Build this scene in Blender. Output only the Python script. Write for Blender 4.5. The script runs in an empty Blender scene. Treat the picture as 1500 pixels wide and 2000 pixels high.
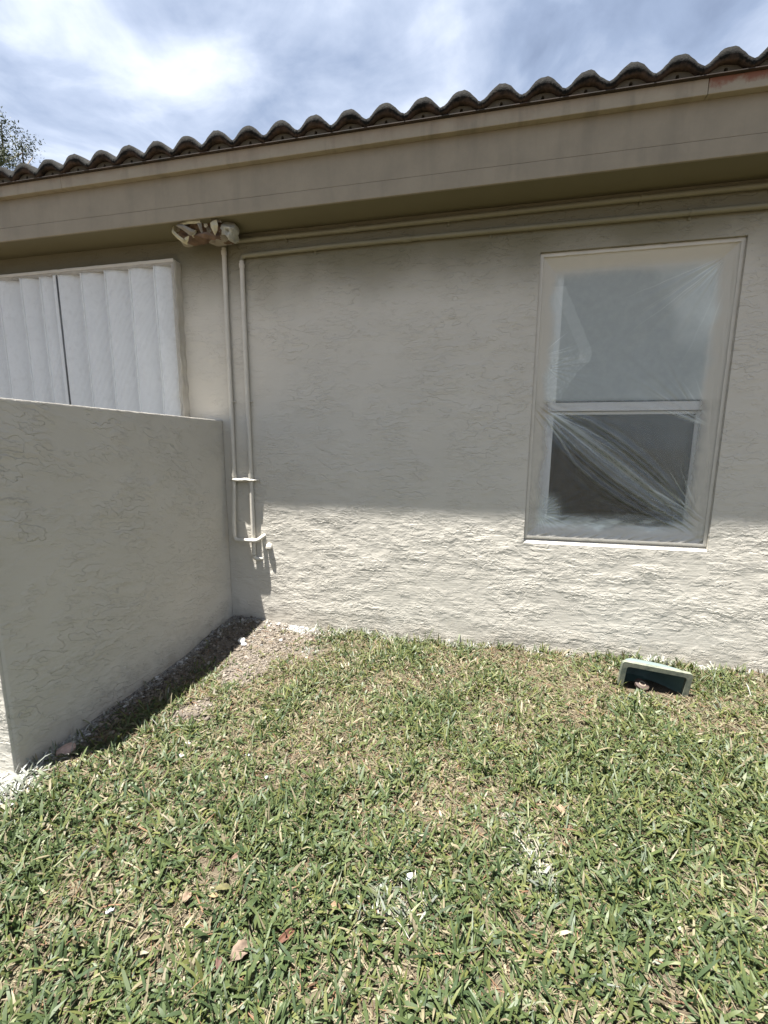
import bpy, bmesh, math, random
import numpy as np
from mathutils import Vector, Matrix, noise as mnoise

random.seed(7)
RNG = np.random.default_rng(11)
SC = bpy.context.scene
COL = SC.collection
PI = math.pi

# ------------------------------------------------------------------ camera
cam_d = bpy.data.cameras.new('camera')
cam = bpy.data.objects.new('camera', cam_d)
COL.objects.link(cam)
cam_d.sensor_fit = 'HORIZONTAL'
cam_d.sensor_width = 36.0
cam_d.lens = 19.61
cam_d.clip_start = 0.05
cam_d.clip_end = 2000
CR = Vector((0.9783121, 0.20704508, 0.00614501))
CU = Vector((-0.03821894, 0.15127285, 0.98775292))
CF = Vector((-0.20357982, 0.9665655, -0.1559051))
CP = Vector((0, -2.7945, 1.35))
m = Matrix.Identity(4)
for i in range(3):
    m[i][0] = CR[i]; m[i][1] = CU[i]; m[i][2] = -CF[i]; m[i][3] = CP[i]
cam.matrix_world = m
SC.camera = cam

# ------------------------------------------------------------------ light
TO_SUN = Vector((-0.187, -0.1381, 1.0)).normalized()
SUN_EL = math.asin(TO_SUN.z)
SUN_AZ = math.atan2(TO_SUN.x, TO_SUN.y)
sun_d = bpy.data.lights.new('sun', 'SUN')
sun_d.energy = 5.0
sun_d.angle = math.radians(0.53)
sun_d.color = (1.0, 0.965, 0.91)
sun = bpy.data.objects.new('sun', sun_d)
COL.objects.link(sun)
sun.rotation_euler = (-TO_SUN).to_track_quat('-Z', 'Y').to_euler()
sun.location = (-3, -3, 14)

w = bpy.data.worlds.new('World')
SC.world = w
w.use_nodes = True
wn, wl = w.node_tree.nodes, w.node_tree.links
wn.clear()


def N(nodes, typ, **kw):
    n = nodes.new(typ)
    for k, v in kw.items():
        if k.startswith('i_'):
            n.inputs[k[2:].replace('_', ' ')].default_value = v
        else:
            setattr(n, k, v)
    return n


def ramp(nodes, stops, interp='LINEAR'):
    r = nodes.new('ShaderNodeValToRGB')
    r.color_ramp.interpolation = interp
    el = r.color_ramp.elements
    while len(el) < len(stops):
        el.new(0.5)
    for e, (p, c) in zip(el, stops):
        e.position = p
        e.color = c if len(c) == 4 else (*c, 1)
    return r


sky = N(wn, 'ShaderNodeTexSky', sky_type='NISHITA', sun_disc=False)
sky.sun_elevation = SUN_EL
sky.sun_rotation = SUN_AZ
tc = N(wn, 'ShaderNodeTexCoord')
sep = N(wn, 'ShaderNodeSeparateXYZ')
wl.new(tc.outputs['Generated'], sep.inputs[0])
zc = N(wn, 'ShaderNodeMath', operation='MAXIMUM'); zc.inputs[1].default_value = 0.09
wl.new(sep.outputs['Z'], zc.inputs[0])
dx = N(wn, 'ShaderNodeMath', operation='DIVIDE'); wl.new(sep.outputs['X'], dx.inputs[0]); wl.new(zc.outputs[0], dx.inputs[1])
dy = N(wn, 'ShaderNodeMath', operation='DIVIDE'); wl.new(sep.outputs['Y'], dy.inputs[0]); wl.new(zc.outputs[0], dy.inputs[1])
cmb = N(wn, 'ShaderNodeCombineXYZ'); wl.new(dx.outputs[0], cmb.inputs[0]); wl.new(dy.outputs[0], cmb.inputs[1])
mp = N(wn, 'ShaderNodeMapping'); wl.new(cmb.outputs[0], mp.inputs[0])
mp.inputs['Location'].default_value = (10.61, 7.13, 0.4)
mp.inputs['Rotation'].default_value = (0, 0, math.radians(10))
mp.inputs['Scale'].default_value = (1.15, 1.15, 1)
n1 = N(wn, 'ShaderNodeTexNoise', i_Scale=0.95, i_Detail=7.0, i_Roughness=0.52, i_Distortion=0.35)
wl.new(mp.outputs[0], n1.inputs['Vector'])
n2 = N(wn, 'ShaderNodeTexNoise', i_Scale=2.6, i_Detail=8.0, i_Roughness=0.55, i_Distortion=0.5)
wl.new(mp.outputs[0], n2.inputs['Vector'])
mixn = N(wn, 'ShaderNodeMath', operation='MULTIPLY_ADD'); mixn.inputs[1].default_value = 0.46
wl.new(n2.outputs[0], mixn.inputs[0]); wl.new(n1.outputs[0], mixn.inputs[2])
cr = ramp(wn, [(0.56, (1.05, 1.3, 1.85)), (0.67, (1.6, 1.95, 2.65)), (0.78, (2.6, 2.95, 3.65)), (0.94, (4.8, 5.05, 5.4))])
wl.new(mixn.outputs[0], cr.inputs[0])
addk = N(wn, 'ShaderNodeMix', data_type='RGBA')
addk.inputs[0].default_value = 0.88
wl.new(sky.outputs[0], addk.inputs[6]); wl.new(cr.outputs[0], addk.inputs[7])
bg = N(wn, 'ShaderNodeBackground', i_Strength=0.057)
wl.new(addk.outputs[2], bg.inputs[0])
wo = N(wn, 'ShaderNodeOutputWorld')
wl.new(bg.outputs[0], wo.inputs[0])

SC.view_settings.view_transform = 'Standard'
SC.view_settings.look = 'None'
SC.view_settings.gamma = 1.0
SC.view_settings.use_curve_mapping = False
SC.view_settings.exposure = 2.2
SC.render.engine = 'CYCLES'
SC.cycles.max_bounces = 8
SC.cycles.transparent_max_bounces = 24
SC.cycles.caustics_reflective = False
SC.cycles.caustics_refractive = False


# ------------------------------------------------------------------ helpers
def link(name, me, mat=None, parent=None, smooth=False):
    if mat is not None and len(me.materials) == 0:
        me.materials.append(mat)
    o = bpy.data.objects.new(name, me)
    COL.objects.link(o)
    if parent is not None:
        o.parent = parent
    if smooth:
        me.polygons.foreach_set('use_smooth', [True] * len(me.polygons))
    return o


def from_bm(name, bm, mat=None, parent=None, smooth=False):
    bmesh.ops.recalc_face_normals(bm, faces=bm.faces)
    me = bpy.data.meshes.new(name)
    bm.to_mesh(me); bm.free()
    return link(name, me, mat, parent, smooth)


def np_mesh(name, V, F, mat=None, parent=None, smooth=False, colors=None, attrs=None):
    """V (n,3); F (m,k) all the same length, or list of such arrays"""
    me = bpy.data.meshes.new(name)
    Fs = F if isinstance(F, list) else [F]
    loops = np.concatenate([f.ravel() for f in Fs]).astype(np.int32)
    sizes = np.concatenate([np.full(len(f), f.shape[1]) for f in Fs]).astype(np.int32)
    starts = np.concatenate([[0], np.cumsum(sizes)[:-1]]).astype(np.int32)
    me.vertices.add(len(V)); me.vertices.foreach_set('co', np.asarray(V, np.float32).ravel())
    me.loops.add(len(loops)); me.loops.foreach_set('vertex_index', loops)
    me.polygons.add(len(sizes)); me.polygons.foreach_set('loop_start', starts)
    me.update(calc_edges=True)
    if colors is not None:
        a = me.color_attributes.new('Col', 'FLOAT_COLOR', 'POINT')
        c = np.ones((len(V), 4), np.float32); c[:, :3] = colors
        a.data.foreach_set('color', c.ravel())
    for k, arr in (attrs or {}).items():
        a = me.attributes.new(k, 'FLOAT', 'POINT')
        a.data.foreach_set('value', np.asarray(arr, np.float32))
    me.validate()
    return link(name, me, mat, parent, smooth)


def empty(name, loc=(0, 0, 0)):
    o = bpy.data.objects.new(name, None)
    o.empty_display_size = 0.2
    COL.objects.link(o)
    o.location = loc
    return o


def tag(o, label=None, cat=None, group=None, kind=None):
    if label: o['label'] = label
    if cat: o['category'] = cat
    if group: o['group'] = group
    if kind: o['kind'] = kind
    return o


def bm_box(bm, x0, x1, y0, y1, z0, z1):
    v = [bm.verts.new((x, y, z)) for x in (x0, x1) for y in (y0, y1) for z in (z0, z1)]
    for f in ((0, 1, 3, 2), (4, 6, 7, 5), (0, 4, 5, 1), (2, 3, 7, 6), (0, 2, 6, 4), (1, 5, 7, 3)):
        bm.faces.new([v[i] for i in f])
    return v


def box(name, x0, x1, y0, y1, z0, z1, mat, parent=None, bevel=0.0, off=(0, 0, 0)):
    bm = bmesh.new()
    bm_box(bm, x0 - off[0], x1 - off[0], y0 - off[1], y1 - off[1], z0 - off[2], z1 - off[2])
    if bevel:
        bmesh.ops.recalc_face_normals(bm, faces=bm.faces)
        bmesh.ops.bevel(bm, geom=bm.edges[:], offset=bevel, segments=2, affect='EDGES', profile=0.6)
    return from_bm(name, bm, mat, parent)


def tube(bm, pts, r, seg=14, caps=True):
    """swept tube through pts; r number or list"""
    pts = [Vector(p) for p in pts]
    rings = []
    up = None
    for i, p in enumerate(pts):
        if i == 0: t = pts[1] - pts[0]
        elif i == len(pts) - 1: t = pts[-1] - pts[-2]
        else: t = (pts[i + 1] - p).normalized() + (p - pts[i - 1]).normalized()
        t.normalize()
        if up is None:
            up = Vector((0, 0, 1)) if abs(t.z) < 0.9 else Vector((0, 1, 0))
        a = up - t * up.dot(t)
        if a.length < 1e-4:
            a = Vector((1, 0, 0)) - t * t.x
        a.normalize(); up = a
        b = t.cross(a)
        rr = r[i] if isinstance(r, (list, tuple)) else r
        rings.append([bm.verts.new(p + (a * math.cos(2 * PI * k / seg) + b * math.sin(2 * PI * k / seg)) * rr) for k in range(seg)])
    for A, B in zip(rings, rings[1:]):
        for k in range(seg):
            bm.faces.new((A[k], A[(k + 1) % seg], B[(k + 1) % seg], B[k]))
    if caps:
        bm.faces.new(rings[0][::-1]); bm.faces.new(rings[-1])


def bend(a, c, b, rad, n=7):
    """points of a corner at c between a and b, rounded with radius"""
    a, b, c = Vector(a), Vector(b), Vector(c)
    p0 = c + (a - c).normalized() * rad
    p1 = c + (b - c).normalized() * rad
    out = []
    for i in range(n + 1):
        t = i / n
        out.append(p0 * (1 - t) ** 2 + c * 2 * t * (1 - t) + p1 * t * t)
    return out


# numpy value noise, smooth, several octaves
def vnoise(x, y, seed=0):
    x = np.asarray(x, float); y = np.asarray(y, float)
    xi = np.floor(x).astype(np.int64); yi = np.floor(y).astype(np.int64)
    fx = x - xi; fy = y - yi
    fx = fx * fx * (3 - 2 * fx); fy = fy * fy * (3 - 2 * fy)

    def h(a, b):
        n = (a * 374761393 + b * 668265263 + seed * 1442695041) & 0xFFFFFFFF
        n = ((n ^ (n >> 13)) * 1274126177) & 0xFFFFFFFF
        n = n ^ (n >> 16)
        return (n & 0xFFFF) / 65535.0
    return (h(xi, yi) * (1 - fx) + h(xi + 1, yi) * fx) * (1 - fy) + (h(xi, yi + 1) * (1 - fx) + h(xi + 1, yi + 1) * fx) * fy


def fbm(x, y, seed=0, oct=4, gain=0.5):
    s = 0; a = 1; t = 0
    for o in range(oct):
        s = s + a * vnoise(x * 2 ** o + 17.3 * o, y * 2 ** o - 9.1 * o, seed + o * 31); t += a; a *= gain
    return s / t


def gnoise(x, y, seed=0):
    """2-D gradient noise, about -0.7..0.7"""
    x = np.asarray(x, float); y = np.asarray(y, float)
    xi = np.floor(x).astype(np.int64); yi = np.floor(y).astype(np.int64)
    fx = x - xi; fy = y - yi
    tab = np.random.default_rng(seed).uniform(0, 2 * PI, 4096)

    def g(a, b, dx_, dy_):
        h = tab[((a * 73856093) ^ (b * 19349663)) & 4095]
        return np.cos(h) * dx_ + np.sin(h) * dy_
    u = fx ** 3 * (fx * (fx * 6 - 15) + 10); v = fy ** 3 * (fy * (fy * 6 - 15) + 10)
    return (g(xi, yi, fx, fy) * (1 - u) + g(xi + 1, yi, fx - 1, fy) * u) * (1 - v) + (g(xi, yi + 1, fx, fy - 1) * (1 - u) + g(xi + 1, yi + 1, fx - 1, fy - 1) * u) * v


def gfbm(x, y, seed=0, oct=3, gain=0.5):
    t = 0; a = 1
    for o in range(oct):
        t = t + a * gnoise(x * 2 ** o + 3.7 * o, y * 2 ** o + 1.9 * o, seed + o); a *= gain
    return t


def sstep(e0, e1, x):
    t = np.clip((np.asarray(x, float) - e0) / (e1 - e0), 0, 1)
    return t * t * (3 - 2 * t)


# ------------------------------------------------------------------ materials
def new_mat(name):
    mt = bpy.data.materials.new(name)
    mt.use_nodes = True
    nt = mt.node_tree
    nt.nodes.clear()
    out = nt.nodes.new('ShaderNodeOutputMaterial')
    p = nt.nodes.new('ShaderNodeBsdfPrincipled')
    nt.links.new(p.outputs[0], out.inputs[0])
    return mt, nt.nodes, nt.links, p, out


def plain(name, col, rough=0.6, var=0.12, vscale=8.0, bump=0.0, bscale=60.0, metal=0.0, spec=0.4, col2=None, coords='Object'):
    mt, n, l, p, out = new_mat(name)
    t = N(n, 'ShaderNodeTexCoord')
    nz = N(n, 'ShaderNodeTexNoise', i_Scale=vscale, i_Detail=5.0, i_Roughness=0.6)
    l.new(t.outputs[coords], nz.inputs['Vector'])
    c2 = col2 or tuple(c * (1 + var) for c in col)
    c1 = tuple(c * (1 - var) for c in col)
    r = ramp(n, [(0.35, c1), (0.65, c2)])
    l.new(nz.outputs[0], r.inputs[0])
    l.new(r.outputs[0], p.inputs['Base Color'])
    p.inputs['Roughness'].default_value = rough
    p.inputs['Metallic'].default_value = metal
    p.inputs['Specular IOR Level'].default_value = spec
    if bump:
        b = N(n, 'ShaderNodeTexNoise', i_Scale=bscale, i_Detail=4.0)
        l.new(t.outputs[coords], b.inputs['Vector'])
        bp = N(n, 'ShaderNodeBump', i_Strength=bump, i_Distance=0.004)
        l.new(b.outputs[0], bp.inputs['Height'])
        l.new(bp.outputs[0], p.inputs['Normal'])
    return mt


def math_node(n, l, op, a, b=None, c=None, clamp=False):
    q = n.new('ShaderNodeMath'); q.operation = op; q.use_clamp = clamp
    for i, v in enumerate((a, b, c)):
        if v is None: continue
        if isinstance(v, (int, float)): q.inputs[i].default_value = v
        else: l.new(v, q.inputs[i])
    return q.outputs[0]


def stucco_height(n, l, P, amount=1.0, lo_amt=0.5):
    # ragged warp
    w1 = N(n, 'ShaderNodeTexNoise', i_Scale=30.0, i_Detail=4.0, i_Roughness=0.65)
    l.new(P, w1.inputs['Vector'])
    sub = N(n, 'ShaderNodeVectorMath', operation='SUBTRACT'); sub.inputs[1].default_value = (0.5, 0.5, 0.5)
    l.new(w1.outputs['Color'], sub.inputs[0])
    sc = N(n, 'ShaderNodeVectorMath', operation='SCALE'); sc.inputs['Scale'].default_value = 0.042
    l.new(sub.outputs[0], sc.inputs[0])
    ad = N(n, 'ShaderNodeVectorMath', operation='ADD')
    l.new(P, ad.inputs[0]); l.new(sc.outputs[0], ad.inputs[1])

    def aniso(sx, sz, vec, off):
        q = N(n, 'ShaderNodeMapping')
        q.inputs['Scale'].default_value = (sx, 4.0, sz)
        q.inputs['Location'].default_value = (off, off * 0.7, off * 1.3)
        l.new(vec, q.inputs[0])
        return q.outputs[0]
    hs = []
    for sx, sz, lv, off, wt, rg, sharp in ((3.8, 11.0, 7.5, 0.0, 0.9, 0.5, 0.12), (8.0, 27.0, 5.0, 5.0, 0.6, 0.5, 0.15)):
        nz = N(n, 'ShaderNodeTexNoise', i_Scale=1.0, i_Detail=3.0, i_Roughness=rg)
        l.new(aniso(sx, sz, ad.outputs[0], off), nz.inputs['Vector'])
        v = math_node(n, l, 'MULTIPLY', nz.outputs[0], lv)
        fl = math_node(n, l, 'FLOOR', v)
        fr = math_node(n, l, 'SUBTRACT', v, fl)
        # terraces: flat trowelled levels with short ragged steps between them
        up = n.new('ShaderNodeMapRange'); up.interpolation_type = 'SMOOTHSTEP'
        up.inputs['From Min'].default_value = 0.0; up.inputs['From Max'].default_value = sharp
        l.new(fr, up.inputs['Value'])
        lap = math_node(n, l, 'ADD', fl, up.outputs[0])
        lap = math_node(n, l, 'MULTIPLY_ADD', v, -0.86, lap)
        # only here and there
        mk = N(n, 'ShaderNodeTexNoise', i_Scale=1.0, i_Detail=2.0)
        l.new(aniso(sx * 0.8, sz * 0.35, P, off + 11), mk.inputs['Vector'])
        mr = n.new('ShaderNodeMapRange'); mr.interpolation_type = 'SMOOTHSTEP'
        mr.inputs['From Min'].default_value = 0.40; mr.inputs['From Max'].default_value = 0.60
        mr.inputs['To Min'].default_value = 0.05
        l.new(mk.outputs[0], mr.inputs['Value'])
        hs.append(math_node(n, l, 'MULTIPLY', math_node(n, l, 'MULTIPLY', lap, mr.outputs[0]), wt * amount))
    tr = N(n, 'ShaderNodeTexNoise', i_Scale=1.0, i_Detail=3.0)
    l.new(aniso(5.0, 120.0, P, 3), tr.inputs['Vector'])
    gr = N(n, 'ShaderNodeTexNoise', i_Scale=330.0, i_Detail=2.0)
    l.new(P, gr.inputs['Vector'])
    lo = N(n, 'ShaderNodeTexNoise', i_Scale=3.0, i_Detail=2.0)
    l.new(P, lo.inputs['Vector'])
    h = math_node(n, l, 'ADD', hs[0], hs[1])
    h = math_node(n, l, 'MULTIPLY_ADD', tr.outputs[0], 0.16, h)
    h = math_node(n, l, 'MULTIPLY_ADD', gr.outputs[0], 0.11, h)
    h = math_node(n, l, 'MULTIPLY_ADD', lo.outputs[0], lo_amt, h)
    return h


def stucco(name, col, along='X', strength=1.0, amount=1.0, shift=(0, 0, 0), rough=0.75):
    """painted skip-trowel stucco: plaster lapped in thin ragged terraces, trowel drag, paint grain"""
    mt, n, l, p, out = new_mat(name)
    t = N(n, 'ShaderNodeTexCoord')
    mpn = N(n, 'ShaderNodeMapping')
    mpn.inputs['Location'].default_value = shift
    if along == 'Y':
        mpn.inputs['Rotation'].default_value = (0, 0, math.radians(-90))
    l.new(t.outputs['Object'], mpn.inputs[0])
    P = mpn.outputs[0]
    h = stucco_height(n, l, P, amount)
    bp = N(n, 'ShaderNodeBump', i_Strength=strength, i_Distance=0.0036)
    l.new(h, bp.inputs['Height'])
    l.new(bp.outputs[0], p.inputs['Normal'])
    cz = N(n, 'ShaderNodeTexNoise', i_Scale=2.2, i_Detail=4.0, i_Roughness=0.6)
    l.new(P, cz.inputs['Vector'])
    r = ramp(n, [(0.3, tuple(c * 0.95 for c in col)), (0.7, tuple(c * 1.04 for c in col))])
    l.new(cz.outputs[0], r.inputs[0])
    l.new(r.outputs[0], p.inputs['Base Color'])
    p.inputs['Roughness'].default_value = rough
    p.inputs['Specular IOR Level'].default_value = 0.3
    return mt


GREIGE = (0.485, 0.458, 0.402)
TAUPE = (0.236, 0.203, 0.147)
M = {}
M['stucco'] = stucco('stucco_wall_paint', GREIGE)


def coat_mat(eave_shade=0.93, bump=0.0033, turn=None):
    """wall paint; its colour is darkened towards the top, standing in for the shading under the eave"""
    mt, n, l, p, out = new_mat('house_wall_paint')
    g = N(n, 'ShaderNodeNewGeometry')
    s_ = N(n, 'ShaderNodeSeparateXYZ'); l.new(g.outputs['Position'], s_.inputs[0])
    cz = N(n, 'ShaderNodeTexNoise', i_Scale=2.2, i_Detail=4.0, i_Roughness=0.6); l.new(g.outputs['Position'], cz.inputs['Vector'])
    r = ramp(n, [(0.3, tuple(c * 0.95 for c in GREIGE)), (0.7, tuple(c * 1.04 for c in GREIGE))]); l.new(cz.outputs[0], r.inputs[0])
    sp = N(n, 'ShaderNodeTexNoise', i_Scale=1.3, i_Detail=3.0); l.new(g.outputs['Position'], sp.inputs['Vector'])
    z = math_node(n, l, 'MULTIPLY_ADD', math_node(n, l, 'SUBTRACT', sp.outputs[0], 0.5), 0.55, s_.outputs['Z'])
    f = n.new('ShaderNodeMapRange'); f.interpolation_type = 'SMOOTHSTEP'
    f.inputs['From Min'].default_value = 2.16; f.inputs['From Max'].default_value = 2.62; f.inputs['To Max'].default_value = eave_shade
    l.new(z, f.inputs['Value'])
    mx = N(n, 'ShaderNodeMix', data_type='RGBA'); l.new(f.outputs[0], mx.inputs[0]); l.new(r.outputs[0], mx.inputs[6]); mx.inputs[7].default_value = (0.135, 0.122, 0.075, 1)  # dark olive mixed in near the top imitates eave shading
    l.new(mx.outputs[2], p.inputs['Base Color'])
    p.inputs['Roughness'].default_value = 0.75; p.inputs['Specular IOR Level'].default_value = 0.3
    dn = N(n, 'ShaderNodeTexNoise', i_Scale=9.0, i_Detail=6.0, i_Roughness=0.7); l.new(g.outputs['Position'], dn.inputs['Vector'])
    dz = n.new('ShaderNodeMapRange'); dz.inputs['From Min'].default_value = 0.0; dz.inputs['From Max'].default_value = 0.22
    dz.inputs['To Min'].default_value = 0.42; dz.inputs['To Max'].default_value = -0.05; l.new(s_.outputs['Z'], dz.inputs['Value'])
    df_ = n.new('ShaderNodeMapRange'); df_.inputs['From Min'].default_value = 0.55; df_.inputs['From Max'].default_value = 0.95; df_.inputs['To Max'].default_value = 0.45
    l.new(math_node(n, l, 'ADD', dn.outputs[0], dz.outputs[0]), df_.inputs['Value'])
    mx3 = N(n, 'ShaderNodeMix', data_type='RGBA'); l.new(df_.outputs[0], mx3.inputs[0]); l.new(mx.outputs[2], mx3.inputs[6]); mx3.inputs[7].default_value = (0.22, 0.19, 0.15, 1)
    l.new(mx3.outputs[2], p.inputs['Base Color'])
    P = g.outputs['Position']
    if turn:
        q = N(n, 'ShaderNodeMapping'); q.inputs['Rotation'].default_value = turn
        l.new(P, q.inputs[0]); P = q.outputs[0]
    bp = N(n, 'ShaderNodeBump', i_Strength=1.0, i_Distance=bump); l.new(stucco_height(n, l, P, 1.0, 0.0), bp.inputs['Height']); l.new(bp.outputs[0], p.inputs['Normal'])
    return mt


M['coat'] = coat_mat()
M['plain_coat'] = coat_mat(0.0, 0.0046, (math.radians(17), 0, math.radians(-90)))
M['stucco_side'] = stucco('stucco_garden_wall_paint', GREIGE, along='Y', shift=(3.1, 1.7, 0.4))
M['stucco_band'] = stucco('stucco_band_paint', GREIGE, strength=0.5, amount=0.25)
M['pipe_eave_shade'] = plain('eave_shaded_pipe', (0.175, 0.160, 0.105), rough=0.5, var=0.06, vscale=5, bump=0.15, bscale=90)  # darker copy of the pipe paint, eave shading put into the colour
M['pipe_paint'] = plain('painted_pipe', GREIGE, rough=0.5, var=0.05, vscale=20, bump=0.15, bscale=90)
M['greige'] = plain('greige_paint', GREIGE, rough=0.6, var=0.05, vscale=6, bump=0.15, bscale=120)
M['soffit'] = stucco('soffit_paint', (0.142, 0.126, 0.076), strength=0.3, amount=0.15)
M['dark_room'] = plain('dim_room_paint', (0.07, 0.08, 0.08), rough=0.9)
M['white_metal'] = plain('white_aluminium', (0.86, 0.87, 0.86), rough=0.4, var=0.03, vscale=4)
M['dark_gasket'] = plain('dark_gasket', (0.03, 0.03, 0.032), rough=0.6)
M['deck'] = plain('roof_deck', (0.12, 0.09, 0.07), rough=0.9)
M['stop'] = plain('bird_stop_mortar', (0.10, 0.088, 0.066), rough=0.9, var=0.2, vscale=20, bump=0.4, bscale=80)


def painted_board(name, col, rust=0.0, dirt=0.5):
    """painted trim with run-off dirt below the tile troughs and rusty bleeding"""
    mt, n, l, p, out = new_mat(name)
    t = N(n, 'ShaderNodeTexCoord')
    s = N(n, 'ShaderNodeSeparateXYZ'); l.new(t.outputs['Object'], s.inputs[0])
    nz = N(n, 'ShaderNodeTexNoise', i_Scale=7.0, i_Detail=6.0, i_Roughness=0.65); l.new(t.outputs['Object'], nz.inputs['Vector'])
    st = N(n, 'ShaderNodeMapping'); st.inputs['Scale'].default_value = (11, 1, 2); l.new(t.outputs['Object'], st.inputs[0])
    sn = N(n, 'ShaderNodeTexNoise', i_Scale=1.0, i_Detail=5.0, i_Roughness=0.6); l.new(st.outputs[0], sn.inputs['Vector'])
    base = ramp(n, [(0.3, tuple(c * 0.9 for c in col)), (0.7, tuple(c * 1.08 for c in col))]); l.new(nz.outputs[0], base.inputs[0])
    dm = n.new('ShaderNodeMapRange'); dm.inputs['From Min'].default_value = 0.5; dm.inputs['From Max'].default_value = 0.78
    l.new(sn.outputs[0], dm.inputs['Value'])
    dmk = math_node(n, l, 'MULTIPLY', dm.outputs[0], dirt)
    mx = N(n, 'ShaderNodeMix', data_type='RGBA'); l.new(dmk, mx.inputs[0]); l.new(base.outputs[0], mx.inputs[6])
    mx.inputs[7].default_value = (0.07, 0.06, 0.045, 1)
    cur = mx.outputs[2]
    if rust:
        rn = N(n, 'ShaderNodeTexNoise', i_Scale=9.0, i_Detail=6.0, i_Roughness=0.7); l.new(t.outputs['Object'], rn.inputs['Vector'])
        zz = n.new('ShaderNodeMapRange'); zz.inputs['From Min'].default_value = 2.985; zz.inputs['From Max'].default_value = 3.062
        zz.inputs['To Min'].default_value = -0.15; zz.inputs['To Max'].default_value = 0.32
        l.new(s.outputs['Z'], zz.inputs['Value'])
        a = math_node(n, l, 'ADD', rn.outputs[0], zz.outputs[0])
        rm = n.new('ShaderNodeMapRange'); rm.inputs['From Min'].default_value = 0.48; rm.inputs['From Max'].default_value = 0.68
        l.new(a, rm.inputs['Value'])
        rmk = math_node(n, l, 'MULTIPLY', rm.outputs[0], rust)
        mx2 = N(n, 'ShaderNodeMix', data_type='RGBA'); l.new(rmk, mx2.inputs[0]); l.new(cur, mx2.inputs[6])
        mx2.inputs[7].default_value = (0.17, 0.055, 0.025, 1)
        cur = mx2.outputs[2]
    l.new(cur, p.inputs['Base Color'])
    p.inputs['Roughness'].default_value = 0.7
    bz = N(n, 'ShaderNodeTexNoise', i_Scale=1.0, i_Detail=4.0)
    bmap = N(n, 'ShaderNodeMapping'); bmap.inputs['Scale'].default_value = (14, 60, 130); l.new(t.outputs['Object'], bmap.inputs[0])
    l.new(bmap.outputs[0], bz.inputs['Vector'])
    bp = N(n, 'ShaderNodeBump', i_Strength=0.25, i_Distance=0.002); l.new(bz.outputs[0], bp.inputs['Height'])
    l.new(bp.outputs[0], p.inputs['Normal'])
    return mt


M['trim'] = painted_board('painted_trim', tuple(c * 1.15 for c in TAUPE), rust=0.12)
M['trim_rust'] = painted_board('rust_bled_trim', tuple(c * 1.15 for c in TAUPE), rust=0.9)
M['fascia'] = painted_board('painted_fascia', TAUPE, dirt=0.22)


def tile_mat():
    mt, n, l, p, out = new_mat('weathered_concrete_tile')
    t = N(n, 'ShaderNodeTexCoord')
    g = N(n, 'ShaderNodeNewGeometry')
    nz = N(n, 'ShaderNodeTexNoise', i_Scale=14.0, i_Detail=8.0, i_Roughness=0.7); l.new(g.outputs['Position'], nz.inputs['Vector'])
    nf = N(n, 'ShaderNodeTexNoise', i_Scale=90.0, i_Detail=4.0, i_Roughness=0.7); l.new(g.outputs['Position'], nf.inputs['Vector'])
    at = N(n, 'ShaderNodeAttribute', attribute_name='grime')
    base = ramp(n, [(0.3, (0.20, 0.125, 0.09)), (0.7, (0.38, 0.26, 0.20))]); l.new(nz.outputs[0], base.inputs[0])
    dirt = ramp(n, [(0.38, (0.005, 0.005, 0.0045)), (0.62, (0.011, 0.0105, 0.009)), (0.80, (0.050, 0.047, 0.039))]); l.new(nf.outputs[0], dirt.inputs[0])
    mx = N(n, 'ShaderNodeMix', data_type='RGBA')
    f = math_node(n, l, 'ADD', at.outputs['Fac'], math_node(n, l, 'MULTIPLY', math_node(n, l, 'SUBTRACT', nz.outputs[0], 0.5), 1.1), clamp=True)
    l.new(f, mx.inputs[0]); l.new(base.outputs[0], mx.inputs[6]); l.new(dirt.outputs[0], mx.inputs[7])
    l.new(mx.outputs[2], p.inputs['Base Color'])
    p.inputs['Roughness'].default_value = 0.95
    p.inputs['Specular IOR Level'].default_value = 0.15
    bp = N(n, 'ShaderNodeBump', i_Strength=0.8, i_Distance=0.004); l.new(nf.outputs[0], bp.inputs['Height'])
    l.new(bp.outputs[0], p.inputs['Normal'])
    return mt


M['tile'] = tile_mat()


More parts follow.
